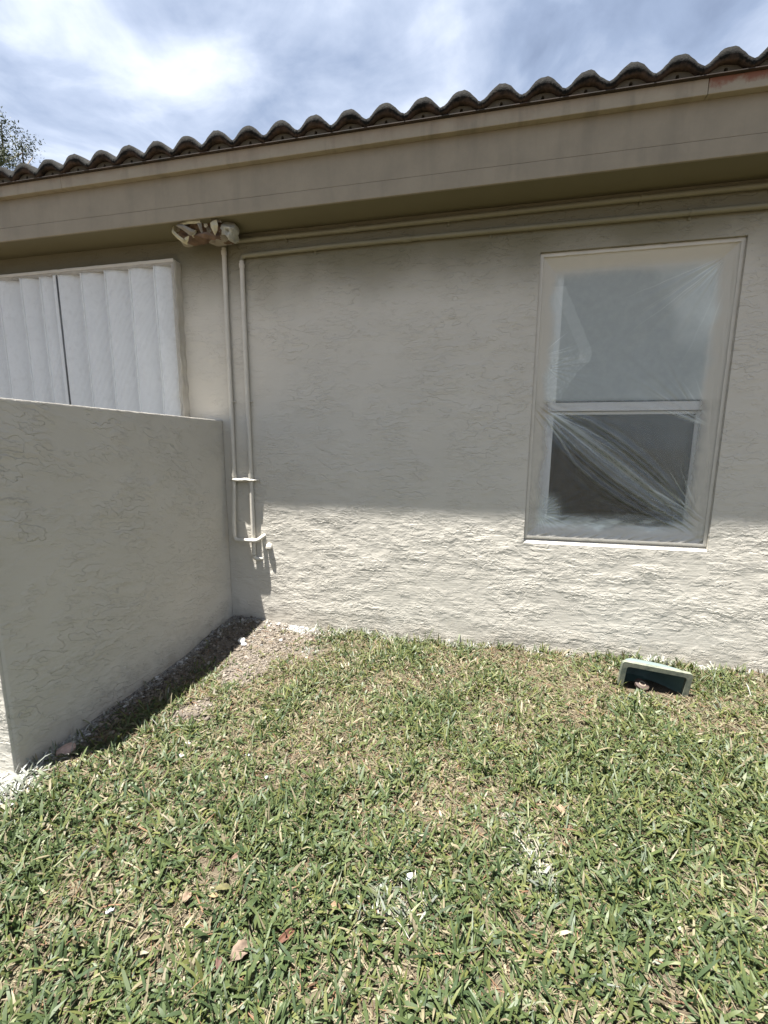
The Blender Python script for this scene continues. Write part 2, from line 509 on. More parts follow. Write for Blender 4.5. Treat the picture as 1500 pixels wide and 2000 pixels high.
def film_mat(name, haze_scale=1.0, tint=(0.90, 0.92, 0.92), through=0.12, gloss=0.9):
    """thin masking film: clear where taut, milky where creased or doubled, beige where spray paint caught it"""
    mt, n, l, p, out = new_mat(name)
    n.remove(p)
    t = N(n, 'ShaderNodeTexCoord')
    sp = N(n, 'ShaderNodeAttribute', attribute_name='spray')
    hz = N(n, 'ShaderNodeAttribute', attribute_name='haze')
    nz = N(n, 'ShaderNodeTexNoise', i_Scale=24.0, i_Detail=5.0, i_Roughness=0.65); l.new(t.outputs['Object'], nz.inputs['Vector'])
    tr = N(n, 'ShaderNodeBsdfTransparent'); tr.inputs[0].default_value = (0.975, 0.98, 0.98, 1)
    df = N(n, 'ShaderNodeBsdfDiffuse'); df.inputs[0].default_value = (*tint, 1)
    tl = N(n, 'ShaderNodeBsdfTranslucent'); tl.inputs[0].default_value = (*tint, 1)
    milk = N(n, 'ShaderNodeMixShader'); milk.inputs[0].default_value = through
    l.new(df.outputs[0], milk.inputs[1]); l.new(tl.outputs[0], milk.inputs[2])
    mk = N(n, 'ShaderNodeMixShader')
    hv = math_node(n, l, 'MULTIPLY', math_node(n, l, 'MULTIPLY', hz.outputs['Fac'], haze_scale), math_node(n, l, 'MULTIPLY_ADD', nz.outputs[0], 0.24, 0.88), clamp=True)
    l.new(hv, mk.inputs[0]); l.new(tr.outputs[0], mk.inputs[1]); l.new(milk.outputs[0], mk.inputs[2])
    gl = N(n, 'ShaderNodeBsdfGlossy'); gl.inputs['Roughness'].default_value = 0.28
    fr = N(n, 'ShaderNodeFresnel'); fr.inputs[0].default_value = 1.45
    bz = N(n, 'ShaderNodeTexNoise', i_Scale=55.0, i_Detail=3.0); l.new(t.outputs['Object'], bz.inputs['Vector'])
    bp = N(n, 'ShaderNodeBump', i_Strength=0.25, i_Distance=0.002); l.new(bz.outputs[0], bp.inputs['Height'])
    ms = N(n, 'ShaderNodeMixShader')
    l.new(math_node(n, l, 'MULTIPLY', fr.outputs[0], gloss, clamp=True), ms.inputs[0]); l.new(mk.outputs[0], ms.inputs[1]); l.new(gl.outputs[0], ms.inputs[2])
    pd = N(n, 'ShaderNodeBsdfDiffuse'); pd.inputs[0].default_value = (*GREIGE, 1)
    mp_ = N(n, 'ShaderNodeMixShader')
    sv = math_node(n, l, 'MULTIPLY_ADD', math_node(n, l, 'SUBTRACT', nz.outputs[0], 0.5), 0.35, sp.outputs['Fac'])
    sv = math_node(n, l, 'MULTIPLY', sv, 1.0, clamp=True)
    l.new(sv, mp_.inputs[0]); l.new(ms.outputs[0], mp_.inputs[1]); l.new(pd.outputs[0], mp_.inputs[2])
    l.new(mp_.outputs[0], out.inputs[0])
    return mt


M['film'] = film_mat('masking_film', 1.0, (0.84, 0.90, 0.87))
M['film_white'] = film_mat('masking_film_over_shutter', 1.0, (0.96, 0.97, 0.97), 0.55, 0.45)


def glass_mat():
    mt, n, l, p, out = new_mat('window_glass')
    p.inputs['Base Color'].default_value = (0.02, 0.028, 0.028, 1)
    p.inputs['Roughness'].default_value = 0.03
    p.inputs['Specular IOR Level'].default_value = 0.4
    tr = N(n, 'ShaderNodeBsdfTransparent'); tr.inputs[0].default_value = (0.55, 0.62, 0.60, 1)
    mx = N(n, 'ShaderNodeMixShader'); mx.inputs[0].default_value = 0.30
    l.new(p.outputs[0], mx.inputs[1]); l.new(tr.outputs[0], mx.inputs[2])
    l.new(mx.outputs[0], out.inputs[0])
    return mt


M['glass'] = glass_mat()
M['backing'] = plain('added_pale_pane_backing', (0.66, 0.72, 0.71), rough=0.9, var=0.03)


def vcol_mat(name, rough=0.55, spec=0.35, transl=0.0, var=0.0):
    mt, n, l, p, out = new_mat(name)
    a = N(n, 'ShaderNodeVertexColor', layer_name='Col')
    l.new(a.outputs[0], p.inputs['Base Color'])
    p.inputs['Roughness'].default_value = rough
    p.inputs['Specular IOR Level'].default_value = spec
    if transl:
        tl = N(n, 'ShaderNodeBsdfTranslucent')
        hs = N(n, 'ShaderNodeHueSaturation', i_Saturation=1.2, i_Value=1.3); l.new(a.outputs[0], hs.inputs['Color'])
        l.new(hs.outputs[0], tl.inputs[0])
        mx = N(n, 'ShaderNodeMixShader'); mx.inputs[0].default_value = transl
        l.new(p.outputs[0], mx.inputs[1]); l.new(tl.outputs[0], mx.inputs[2]); l.new(mx.outputs[0], out.inputs[0])
    return mt


M['grass'] = vcol_mat('grass_blades', 0.5, 0.32, 0.26)
M['thatch'] = vcol_mat('dry_thatch', 0.8, 0.2, 0.1)
M['clods'] = vcol_mat('soil_clods', 0.95, 0.1)


def soil_mat():
    mt, n, l, p, out = new_mat('sandy_soil_and_thatch')
    g = N(n, 'ShaderNodeNewGeometry')
    a = N(n, 'ShaderNodeTexNoise', i_Scale=3.0, i_Detail=6.0, i_Roughness=0.6); l.new(g.outputs['Position'], a.inputs['Vector'])
    b = N(n, 'ShaderNodeTexNoise', i_Scale=120.0, i_Detail=5.0, i_Roughness=0.7); l.new(g.outputs['Position'], b.inputs['Vector'])
    c = ramp(n, [(0.3, (0.04, 0.031, 0.022)), (0.6, (0.10, 0.082, 0.058)), (0.8, (0.17, 0.145, 0.105))])
    l.new(math_node(n, l, 'MULTIPLY_ADD', b.outputs[0], 0.6, math_node(n, l, 'MULTIPLY', a.outputs[0], 0.4)), c.inputs[0])
    ov = N(n, 'ShaderNodeVertexColor', layer_name='Col')
    s = N(n, 'ShaderNodeSeparateColor'); l.new(ov.outputs[0], s.inputs[0])
    # red = paint overspray, green = bare sandy soil
    bare = ramp(n, [(0.3, (0.065, 0.055, 0.045)), (0.7, (0.19, 0.165, 0.138))]); l.new(b.outputs[0], bare.inputs[0])
    m1 = N(n, 'ShaderNodeMix', data_type='RGBA'); l.new(s.outputs[1], m1.inputs[0]); l.new(c.outputs[0], m1.inputs[6]); l.new(bare.outputs[0], m1.inputs[7])
    f = n.new('ShaderNodeMapRange'); f.inputs['From Min'].default_value = 0.42; f.inputs['From Max'].default_value = 0.62
    l.new(math_node(n, l, 'MULTIPLY_ADD', math_node(n, l, 'SUBTRACT', b.outputs[0], 0.5), 0.9, s.outputs[0]), f.inputs['Value'])
    m2 = N(n, 'ShaderNodeMix', data_type='RGBA'); l.new(f.outputs[0], m2.inputs[0]); l.new(m1.outputs[2], m2.inputs[6])
    m2.inputs[7].default_value = (0.22, 0.215, 0.20, 1)
    l.new(m2.outputs[2], p.inputs['Base Color'])
    p.inputs['Roughness'].default_value = 0.95
    p.inputs['Specular IOR Level'].default_value = 0.1
    bp = N(n, 'ShaderNodeBump', i_Strength=0.9, i_Distance=0.008); l.new(b.outputs[0], bp.inputs['Height']); l.new(bp.outputs[0], p.inputs['Normal'])
    return mt


M['soil'] = soil_mat()

# ------------------------------------------------------------------ ground
HW_X = -1.79        # visible face of the garden wall
HW_L = 1.612        # its length out from the house
HW_H = 1.525


def bare_mask(x, y):
    """1 where the soil is bare: strip along the garden wall and in the corner"""
    wob = (fbm(x * 3.1, y * 3.1, 5) - 0.5)
    d = x - HW_X
    s = (1 - sstep(0.11, 0.28, d + wob * 0.26)) * sstep(-1.25, -1.0, y + wob * 0.3)
    s2 = (1 - sstep(0.11, 0.29, d + wob * 0.24)) * sstep(-1.66, -1.42, y)
    c = 1 - sstep(0.32, 0.62, np.hypot((x + 1.72) * 0.75, y + 0.15) + wob * 0.35)
    tail = (1 - sstep(0.05, 0.13, np.hypot((x + 1.33) * 0.8, (y + 0.62) * 0.55) + wob * 0.14))
    tail2 = (1 - sstep(0.05, 0.12, np.hypot((x + 1.36), (y + 1.08) * 0.8) + wob * 0.14))
    m = np.maximum.reduce([s, s2 * 0.9, c, tail, tail2 * 0.9])
    return np.where((x > HW_X - 0.01), m, 0.0)


def paint_mask(x, y):
    """overspray on the ground close to the walls"""
    wob = (fbm(x * 9, y * 9, 77) - 0.5)
    lob = fbm(x * 1.7, y * 0 + 3.3, 91)
    reach = 0.055 + 0.09 * sstep(0.45, 0.8, lob) + 0.10 * (1 - sstep(-1.5, -0.85, x))
    a = (1 - sstep(reach * 0.25, reach * 1.1, -y + wob * 0.18)) * (0.45 + 0.55 * sstep(0.35, 0.65, fbm(x * 5, y * 5, 93)))
    b = (1 - sstep(0.03, 0.16, x - HW_X + wob * 0.12)) * (0.55 + 0.45 * (1 - sstep(-1.42, -1.25, y)))
    b = np.where((y > -1.78) & (x > HW_X - 0.4), b, 0)
    e = 0.55 * (x > HW_X - 0.24) * (1 - sstep(0.02, 0.10, -(y + HW_L) + wob * 0.1)) * (y < -HW_L + 0.02) * (x < HW_X + 0.05)
    c1 = 0.55 - 0.55 * sstep(0.03, 0.10, np.hypot(x - 0.247, (y + 1.56) * 0.75) + wob * 0.08)
    c2 = 0.42 * (1 - sstep(0.06, 0.16, np.hypot(x + 0.165, y + 1.76) + wob * 0.12))
    c3 = 0.45 * (1 - sstep(0.02, 0.08, np.hypot(x - 0.172, y + 1.38) + wob * 0.06))
    c4 = 0.42 * (1 - sstep(0.03, 0.10, np.hypot((x + 1.0) * 0.8, y + 0.36) + wob * 0.10))
    return np.maximum.reduce([a, b, e, c1, c2, c3, c4])


def ground_z(x, y):
    z = (fbm(x * 1.3, y * 1.3, 3, 3) - 0.5) * 0.045 + (fbm(x * 9, y * 9, 4, 3) - 0.5) * 0.016
    z = z * (1 - sstep(6, 9, np.hypot(x, y)))
    z = z + 0.03 * (1 - sstep(0.1, 0.55, np.hypot(x + 1.75, y + 0.05)))
    return z


xs = np.concatenate([[-400, -150, -60, -25, -12, -8, -6], np.linspace(-4.6, 4.6, 230), [6, 8, 12, 25, 60, 150, 400]])
ys = np.concatenate([[-400, -150, -60, -25, -12, -8, -6], np.linspace(-4.6, 0.4, 150), [1, 3, 8, 12, 25, 60, 150, 400]])
GX, GY = np.meshgrid(xs, ys)
V = np.stack([GX.ravel(), GY.ravel(), ground_z(GX, GY).ravel()], 1)
nx, ny = len(xs), len(ys)
idx = np.arange(nx * ny).reshape(ny, nx)
F = np.stack([idx[:-1, :-1].ravel(), idx[:-1, 1:].ravel(), idx[1:, 1:].ravel(), idx[1:, :-1].ravel()], 1)
gc = np.zeros((len(V), 3)); gc[:, 0] = paint_mask(V[:, 0], V[:, 1]) * (np.abs(V[:, 0]) < 4.7); gc[:, 1] = bare_mask(V[:, 0], V[:, 1])
tag(np_mesh('ground', V, F, M['soil'], smooth=True, colors=gc), kind='structure')

# ------------------------------------------------------------------ house
house = tag(empty('house', (0, 0, 0)), 'single storey beige stucco house with a clay coloured barrel tile roof', 'house')
SOF = 2.745
WX0, WX1, WZ0, WZ1 = 0.341, 1.395, 0.729, 2.476       # right opening (inside of the band)
SX0, SX1, SZ0, SZ1 = -4.06, -2.14, 1.02, 2.56       # left opening behind the shutter
HX0, HX1, HD = -5.2, 4.4, 8.0


def wall_front():
    """front wall as a slab with two openings and their reveals"""
    bm = bmesh.new()
    X = [HX0, SX0, SX1, WX0, WX1, HX1]
    Z = [-0.25, WZ0, SZ0, WZ1, SZ1, SOF + 0.25]
    D = 0.2

    def hole(i, j):
        x = (X[i] + X[i + 1]) / 2; z = (Z[j] + Z[j + 1]) / 2
        return (SX0 < x < SX1 and SZ0 < z < SZ1) or (WX0 < x < WX1 and WZ0 < z < WZ1)
    for y in (0.0, D):
        vv = {(i, j): bm.verts.new((X[i], y, Z[j])) for i in range(len(X)) for j in range(len(Z))}
        for i in range(len(X) - 1):
            for j in range(len(Z) - 1):
                if not hole(i, j):
                    q = [vv[i, j], vv[i + 1, j], vv[i + 1, j + 1], vv[i, j + 1]]
                    bm.faces.new(q if y == 0 else q[::-1])
    bmesh.ops.delete(bm, geom=[v for v in bm.verts if not v.link_faces], context='VERTS')
    for (a, b, c, d) in ((SX0, SX1, SZ0, SZ1), (WX0, WX1, WZ0, WZ1)):
        for p, q in (((a, c), (b, c)), ((b, c), (b, d)), ((b, d), (a, d)), ((a, d), (a, c))):
            bm.faces.new([bm.verts.new((p[0], 0, p[1])), bm.verts.new((q[0], 0, q[1])), bm.verts.new((q[0], D, q[1])), bm.verts.new((p[0], D, p[1]))])
    me = bpy.data.meshes.new('wall'); bm.to_mesh(me); bm.free()
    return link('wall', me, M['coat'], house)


wall_front()


def plaster_relief(X, Z, wall2=False):
    """skip-trowel coat, metres: thin ragged-edged laps of plaster dragged sideways, smooth flats between"""
    wx = gfbm(X * 16, Z * 22, 301, 5, 0.72); wz = gfbm(X * 16, Z * 22, 311, 5, 0.72)
    x = X + 0.020 * wx; z = Z + 0.016 * wz
    h = 0
    for sx, sz, lev, ht, seed, cov in ((1.5, 6.5, 6.0, 0.0009, 331, 0.0), (3.2, 15.0, 4.2, 0.0006, 341, 0.0)):
        v = gfbm(x * sx, z * sz, seed, 2, 0.5) * lev
        f = np.floor(v); fr = v - f
        lap = f + sstep(0.0, 0.07, fr) - v * 0.94
        mk = sstep(-0.12, 0.14, gfbm(X * 2.1 + seed, Z * 3.4, seed + 5, 2) + cov)
        h = h + ht * lap * (0.25 + 0.75 * mk)
    h = h + 0.00035 * gfbm(X * 5, Z * 110, 361, 2)          # trowel drag
    h = h + 0.0006 * gfbm(X * 1.6, Z * 1.6, 371, 2)           # wall not quite flat
    # smoother towards the top of the wall
    return h if wall2 else h * (0.50 + 0.50 * sstep(2.65, 2.2, Z + 0.25 * gnoise(X * 1.3, Z * 1.3, 377)))


def stucco_coat():
    xs_ = np.arange(-2.135, 2.101, 0.0050)
    zs_ = np.concatenate([np.arange(-0.04, 1.0, 0.0041), np.arange(1.0, 2.742, 0.0056), [2.743]])
    for b in (WX0, WX1): xs_[np.argmin(np.abs(xs_ - b))] = b
    for b in (WZ0, WZ1): zs_[np.argmin(np.abs(zs_ - b))] = b
    X, Z = np.meshgrid(xs_, zs_)
    h = plaster_relief(X, Z)
    inx = np.minimum(X - WX0, WX1 - X); inz = np.minimum(Z - WZ0, WZ1 - Z)
    d = np.where((inx < 0) | (inz < 0), np.hypot(np.minimum(inx, 0), np.minimum(inz, 0)), 0)
    fade = sstep(0.0, 0.03, d)
    Y = -0.0042 - h * fade
    Y = -0.0006 + (np.minimum(Y, -0.0008) + 0.0006) * sstep(0.0, 0.05, 2.10 - X)
    nxs, nzs = len(xs_), len(zs_)
    idx = np.arange(nxs * nzs).reshape(nzs, nxs)
    cxm = (xs_[:-1] + xs_[1:]) / 2; czm = (zs_[:-1] + zs_[1:]) / 2
    CX, CZ = np.meshgrid(cxm, czm)
    keep = ~((CX > WX0) & (CX < WX1) & (CZ > WZ0) & (CZ < WZ1))
    F = np.stack([idx[:-1, :-1], idx[:-1, 1:], idx[1:, 1:], idx[1:, :-1]], 2)[keep]
    V = np.stack([X.ravel(), Y.ravel(), Z.ravel()], 1)
    used = np.zeros(len(V), bool); used[F.ravel()] = True
    mp_ = np.cumsum(used) - 1
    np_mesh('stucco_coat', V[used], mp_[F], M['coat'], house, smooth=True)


stucco_coat()
box('wall', HX0, HX0 + 0.2, 0.202, HD, -0.25, SOF + 0.2, M['greige'], house)
box('wall', HX1 - 0.2, HX1, 0.202, HD, -0.25, SOF + 0.2, M['greige'], house)
box('wall', HX0 + 0.202, HX1 - 0.202, HD - 0.2, HD, -0.25, SOF + 0.2, M['greige'], house)
box('ceiling', HX0 + 0.203, HX1 - 0.203, 0.203, HD - 0.203, SOF - 0.02, SOF + 0.05, M['dark_room'], house)
box('floor', HX0 + 0.203, HX1 - 0.203, 0.203, HD - 0.203, 0.03, 0.09, M['dark_room'], house)
box('partition_wall', HX0 + 0.204, HX1 - 0.204, 2.2, 2.3, 0.092, SOF - 0.022, M['dark_room'], house)
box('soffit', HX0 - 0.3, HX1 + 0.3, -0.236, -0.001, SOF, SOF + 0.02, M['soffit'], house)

# fascia: an upper board and a narrow lower board with a hairline joint between, and short lengths butted
for (a, b) in ((HX0 - 0.3, HX1 + 0.3),):
    box('fascia_board', a, b, -0.25, -0.237, 2.8185, 3.055, M['fascia'], house, bevel=0.0015)
box('lower_fascia_board', HX0 - 0.3, HX1 + 0.3, -0.2515, -0.237, 2.735, 2.8172, M['fascia'], house, bevel=0.003)
for (a, b, mt) in ((HX0 - 0.3, -2.68, 'trim'), (-2.6785, 1.0105, 'trim'), (1.0125, HX1 + 0.3, 'trim_rust')):
    o = box('trim_board', a, b, -0.287 - (0.001 if mt == 'trim_rust' else 0), -0.2505, 2.988, 3.0555, M[mt], house, bevel=0.003)
    if mt == 'trim_rust': o['label'] = 'rust stained trim board at the right end of the eave'

M['drip'] = plain('rusty_drip_edge', (0.030, 0.025, 0.020), rough=0.8, var=0.3, vscale=9, col2=(0.055, 0.035, 0.024))
box('drip_edge', HX0 - 0.3, HX1 + 0.3, -0.3048, -0.2515, 3.0562, 3.0598, M['drip'], house)

# roof deck: gable with its ridge along x
SLOPE = math.radians(15.5)
TS = math.tan(SLOPE)


def roof_deck():
    bm = bmesh.new()
    x0, x1 = HX0 - 0.3, HX1 + 0.3
    yr = HD / 2
    z0 = 3.045
    zr = z0 + (yr + 0.20) * TS
    prof = [(-0.20, z0), (yr, zr), (HD + 0.3, zr - (HD + 0.3 - yr) * TS), (HD + 0.3, zr - (HD + 0.3 - yr) * TS - 0.03), (yr, zr - 0.03), (-0.20, z0 - 0.03)]
    A = [bm.verts.new((x0, y, z)) for y, z in prof]; B = [bm.verts.new((x1, y, z)) for y, z in prof]
    for i in range(6):
        j = (i + 1) % 6
        bm.faces.new((A[i], A[j], B[j], B[i]))
    bm.faces.new(A[::-1]); bm.faces.new(B)
    return from_bm('roof', bm, M['deck'], house)


roof = roof_deck()
PITCH = 0.2014
CREST0 = -0.532          # x of one crest
TH = 0.039


def prof_z(u):
    """tile wave, u in pitches, crest at 0: round crest, narrower trough"""
    c = math.cos(2 * PI * u)
    return 0.0300 * (c + 0.26 * (1 - c * c) - 0.13)


def tile_mesh(name, seed, eave):
    rnd = random.Random(seed)
    nu = 15 if eave else 11
    rows = [0.0, 0.025, 0.07, 0.20, 0.40] if eave else [0.0, 0.40]
    bm = bmesh.new()
    gl = bm.verts.layers.float.new('grime')
    top, bot = [], []
    for k, r in enumerate(rows):
        a, b = [], []
        for i in range(nu):
            u = -0.5 + i / (nu - 1)
            x = u * (PITCH + 0.002)
            z = prof_z(u)
            ero = 0
            if eave and k <= 1:
                nn = mnoise.noise(Vector((x * 40, seed * 3.3, k * 2.0)))
                ero = 0.0055 * nn
            yy = r + (rnd.uniform(-0.0025, 0.0004) if (eave and k == 0) else 0)
            lift = 0.034 * (1 - r / 0.40)
            rnd_edge = (-0.005 if (k == 0 and eave) else 0)
            va = bm.verts.new((x, yy, z + lift + ero + rnd_edge))
            vb = bm.verts.new((x, yy + (0.001 if k == 0 else 0), z + lift - TH - 0.021 * (math.cos(2 * PI * u) * 0.5 + 0.5) * (1 if r < 0.1 else 0) + ero * 0.6 + (0.005 if k == 0 and eave else 0)))
            if eave and k <= 2:
                va.co.y += va.co.z * TS; vb.co.y += vb.co.z * TS
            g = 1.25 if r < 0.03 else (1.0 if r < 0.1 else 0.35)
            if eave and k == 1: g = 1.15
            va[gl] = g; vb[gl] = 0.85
            a.append(va); b.append(vb)
        top.append(a); bot.append(b)
    for k in range(len(rows) - 1):
        for i in range(nu - 1):
            bm.faces.new((top[k][i], top[k][i + 1], top[k + 1][i + 1], top[k + 1][i]))
            bm.faces.new((bot[k][i], bot[k + 1][i], bot[k + 1][i + 1], bot[k][i + 1]))
    for i in range(nu - 1):
        bm.faces.new((top[0][i], bot[0][i], bot[0][i + 1], top[0][i + 1]))
        bm.faces.new((top[-1][i], top[-1][i + 1], bot[-1][i + 1], bot[-1][i]))
    for k in range(len(rows) - 1):
        bm.faces.new((top[k][0], top[k + 1][0], bot[k + 1][0], bot[k][0]))
        bm.faces.new((top[k][-1], bot[k][-1], bot[k + 1][-1], top[k + 1][-1]))
    if eave:
        # chipped lip here and there
        bm.verts.ensure_lookup_table()
        c = rnd.uniform(-0.03, 0.06)
        for v in bm.verts:
            if v.co.y < 0.03 and abs(v.co.x - c) < 0.016 and abs(v.co.x) < 0.06 and v.co.z > 0.02 and seed % 2 == 0:
                v.co.z -= rnd.uniform(0.001, 0.006)
    bmesh.ops.recalc_face_normals(bm, faces=bm.faces)
    me = bpy.data.meshes.new(name); bm.to_mesh(me); bm.free()
    me.polygons.foreach_set('use_smooth', [True] * len(me.polygons))
    me.materials.append(M['tile'])
    return me


eave_meshes = [tile_mesh('eave_tile', s, True) for s in range(1, 9)]
body_meshes = [tile_mesh('roof_tile', s, False) for s in range(20, 24)]
EXPO = 0.33
n0 = int(math.ceil((HX0 - 0.25 - CREST0) / PITCH))
n1_ = int(math.floor((HX1 + 0.25 - CREST0) / PITCH))
rt = random.Random(5)
for c in range(6):
    for k in range(n0, n1_ + 1):
        me = rt.choice(eave_meshes if c == 0 else body_meshes)
        o = bpy.data.objects.new('roof_tile', me)
        COL.objects.link(o)
        o.parent = roof
        s = c * EXPO
        o.location = (CREST0 + k * PITCH + rt.uniform(-0.002, 0.002), -0.3065 + s * math.cos(SLOPE) + rt.uniform(-0.0012, 0.0012),
                      3.0995 + s * math.sin(SLOPE) + rt.uniform(-0.002, 0.002))
        o.rotation_euler = (SLOPE + rt.uniform(-0.006, 0.006), rt.uniform(-0.012, 0.012), rt.uniform(-0.008, 0.008))
# bird stops closing the barrels at the eave, each with its weep hole


def bird_stop_mesh():
    bm = bmesh.new()
    zt = 3.0925
    outer = []
    for i in range(17):
        u = -0.5 + i / 16
        outer.append((u * PITCH * 1.004, zt + prof_z(u) + 0.041 - TH - 0.021 * (math.cos(2 * PI * u) * 0.5 + 0.5) + 0.011))
    zb = 3.0605
    outer = [(x, max(z, zb + 0.001)) for x, z in outer]
    loop = [(-PITCH * 0.502, zb)] + [(PITCH * 0.502, zb)] + outer[::-1]
    vo = [bm.verts.new((x, 0, z)) for x, z in loop]
    cz = 3.0815
    vi = [bm.verts.new((0.0085 * math.cos(a), 0, cz + 0.0135 * math.sin(a))) for a in [2 * PI * i / 12 for i in range(12)]]
    eo = [bm.edges.new((vo[i], vo[(i + 1) % len(vo)])) for i in range(len(vo))]
    ei = [bm.edges.new((vi[i], vi[(i + 1) % 12])) for i in range(12)]
    bmesh.ops.triangle_fill(bm, edges=eo + ei, use_beauty=True, normal=(0, -1, 0))
    inner = [f for f in bm.faces if all(v in vi for v in f.verts)]
    if inner: bmesh.ops.delete(bm, geom=inner, context='FACES_ONLY')
    back = [bm.verts.new((v.co.x, 0.05, v.co.z)) for v in vi]
    for i in range(12):
        j = (i + 1) % 12
        bm.faces.new((vi[i], vi[j], back[j], back[i]))
    bm.faces.new(back)
    bmesh.ops.recalc_face_normals(bm, faces=bm.faces)
    me = bpy.data.meshes.new('bird_stop'); bm.to_mesh(me); bm.free()
    me.materials.append(M['stop'])
    return me


bsm = bird_stop_mesh()
for k in range(n0, n1_ + 1):
    o = bpy.data.objects.new('bird_stop', bsm); COL.objects.link(o); o.parent = roof
    o.location = (CREST0 + k * PITCH, -0.2790 + rt.uniform(-0.002, 0.002), 0)


def ring_frame(name, x0, x1, z0, z1, wl_, wr, wb, wt, y0, y1, mat, parent, bevel=0.004):
    """rectangular frame with given member widths, one mesh"""
    bm = bmesh.new()
    o = [(x0, z0), (x1, z0), (x1, z1), (x0, z1)]
    i = [(x0 + wl_, z0 + wb), (x1 - wr, z0 + wb), (x1 - wr, z1 - wt), (x0 + wl_, z1 - wt)]
    fo = [bm.verts.new((x, y0, z)) for x, z in o]; fi = [bm.verts.new((x, y0, z)) for x, z in i]
    bo = [bm.verts.new((x, y1, z)) for x, z in o]; bi = [bm.verts.new((x, y1, z)) for x, z in i]
    for a in range(4):
        b = (a + 1) % 4
        bm.faces.new((fo[a], fo[b], fi[b], fi[a]))
        bm.faces.new((bo[b], bo[a], bi[a], bi[b]))
        bm.faces.new((fo[b], fo[a], bo[a], bo[b]))
        bm.faces.new((fi[a], fi[b], bi[b], bi[a]))
    if bevel:
        bmesh.ops.recalc_face_normals(bm, faces=bm.faces)
        bmesh.ops.bevel(bm, geom=[e for e in bm.edges], offset=bevel, segments=2, affect='EDGES')
    return from_bm(name, bm, mat, parent)


# splayed plaster edge under the right window that catches the sun
def sill():
    bm = bmesh.new()
    x0, x1 = WX0 + 0.001, WX1 - 0.001
    prof = [(-0.004, 0.7295), (-0.004, 0.7335), (0.027, 0.7605), (0.027, 0.7295)]
    A = [bm.verts.new((x0, y, z)) for y, z in prof]; B = [bm.verts.new((x1, y, z)) for y, z in prof]
    for i in range(4):
        j = (i + 1) % 4
        bm.faces.new((A[i], A[j], B[j], B[i]))
    bm.faces.new(A[::-1]); bm.faces.new(B)
    return from_bm('window_sill', bm, M['greige'], house)


sill()
# right window: single hung, two sashes
win = ring_frame('window', WX0 + 0.002, WX1 - 0.002, WZ0 + 0.004, WZ1 - 0.002, 0.115, 0.075, 0.098, 0.085, 0.062, 0.135, M['white_metal'], house)
win['label'] = 'white single hung window under clear masking film'
ring_frame('upper_sash', 0.459, 1.317, 1.572, 2.388, 0.034, 0.018, 0.052, 0.012, 0.071, 0.098, M['white_metal'], win, bevel=0.002)
ring_frame('lower_sash', 0.459, 1.317, 0.833, 1.570, 0.034, 0.022, 0.022, 0.018, 0.101, 0.126, M['white_metal'], win, bevel=0.002)
box('glass_pane', 0.485, 1.306, 0.084, 0.088, 1.615, 2.384, M['glass'], win)
box('glass_pane', 0.485, 1.302, 0.111, 0.115, 0.848, 1.56, M['glass'], win)
box('added_pane_backing', 0.46, 1.316, 0.145, 0.148, 1.55, 2.40, M['backing'], win)  # pale panel added behind the upper pane to brighten it

# left window with its accordion storm shutter
win2 = ring_frame('window', SX0 + 0.002, SX1 - 0.002, SZ0 + 0.002, SZ1 - 0.002, 0.05, 0.05, 0.05, 0.05, 0.07, 0.13, M['white_metal'], house)
box('glass_pane', SX0 + 0.045, SX1 - 0.045, 0.098, 0.102, SZ0 + 0.045, SZ1 - 0.045, M['glass'], win2)
SHX0, SHX1, SHZ0, SHZ1 = -4.14, -2.062, 0.96, 2.592
shut = ring_frame('storm_shutter', SHX0, SHX1, SHZ0, SHZ1, 0.022, 0.020, 0.03, 0.018, -0.066, -0.0006, M['greige'], house, bevel=0.003)
shut['label'] = 'closed white accordion storm shutter of tall folding blades'
M['blade'] = plain('white_shutter_blade', (0.84, 0.86, 0.87), rough=0.75, var=0.03, vscale=3, spec=0.2)
seams = [-4.02, -3.80, -3.588, -3.37, -3.19, -3.035, -2.825, -2.62, -2.415, -2.215, -2.0835]


M['rod'] = plain('white_hinge_rod', (0.84, 0.86, 0.87), rough=1.0, var=0.03, vscale=3, spec=0.0)


def blade_mesh(wd, name='shutter_blade'):
    bm = bmesh.new()
    nseg = 10
    A, B = [], []
    for i in range(nseg + 1):
        t = i / nseg
        # bowed blade: proud at its left edge, falling back to the right
        y = -0.062 + 0.058 * (t ** 1.3) - 0.016 * math.sin(PI * t) * (1 - t)
        A.append(bm.verts.new((t * wd, y, SHZ0 + 0.031))); B.append(bm.verts.new((t * wd, y, SHZ1 - 0.0195)))
    for i in range(nseg):
        bm.faces.new((A[i], A[i + 1], B[i + 1], B[i]))
    C_ = [bm.verts.new(q.co + Vector((0, 0.003, 0))) for q in A]; D_ = [bm.verts.new(q.co + Vector((0, 0.003, 0))) for q in B]
    for i in range(nseg):
        bm.faces.new((C_[i + 1], C_[i], D_[i], D_[i + 1]))
    return bm


for a, b in zip(seams, seams[1:]):
    o = from_bm('shutter_blade', blade_mesh(b - a), M['blade'], shut, smooth=True)
    o.location = (a, 0, 0)
    if abs(a + 3.035) < 1e-3:
        # the two leaves meet here: dark rubber seal between two upright bars
        box('meeting_seal', a - 0.012, a - 0.002, -0.066, -0.012, SHZ0 + 0.031, SHZ1 - 0.0195, M['dark_gasket'], shut)
        box('meeting_bar', a - 0.040, a - 0.0125, -0.068, -0.056, SHZ0 + 0.031, SHZ1 - 0.0195, M['blade'], shut, bevel=0.003)
    else:
        bm = bmesh.new(); tube(bm, [(a - 0.003, -0.0632, SHZ0 + 0.031), (a - 0.003, -0.0632, SHZ1 - 0.0195)], 0.0065, 12, caps=False)
        from_bm('hinge_rod', bm, M['rod'], shut, smooth=True)

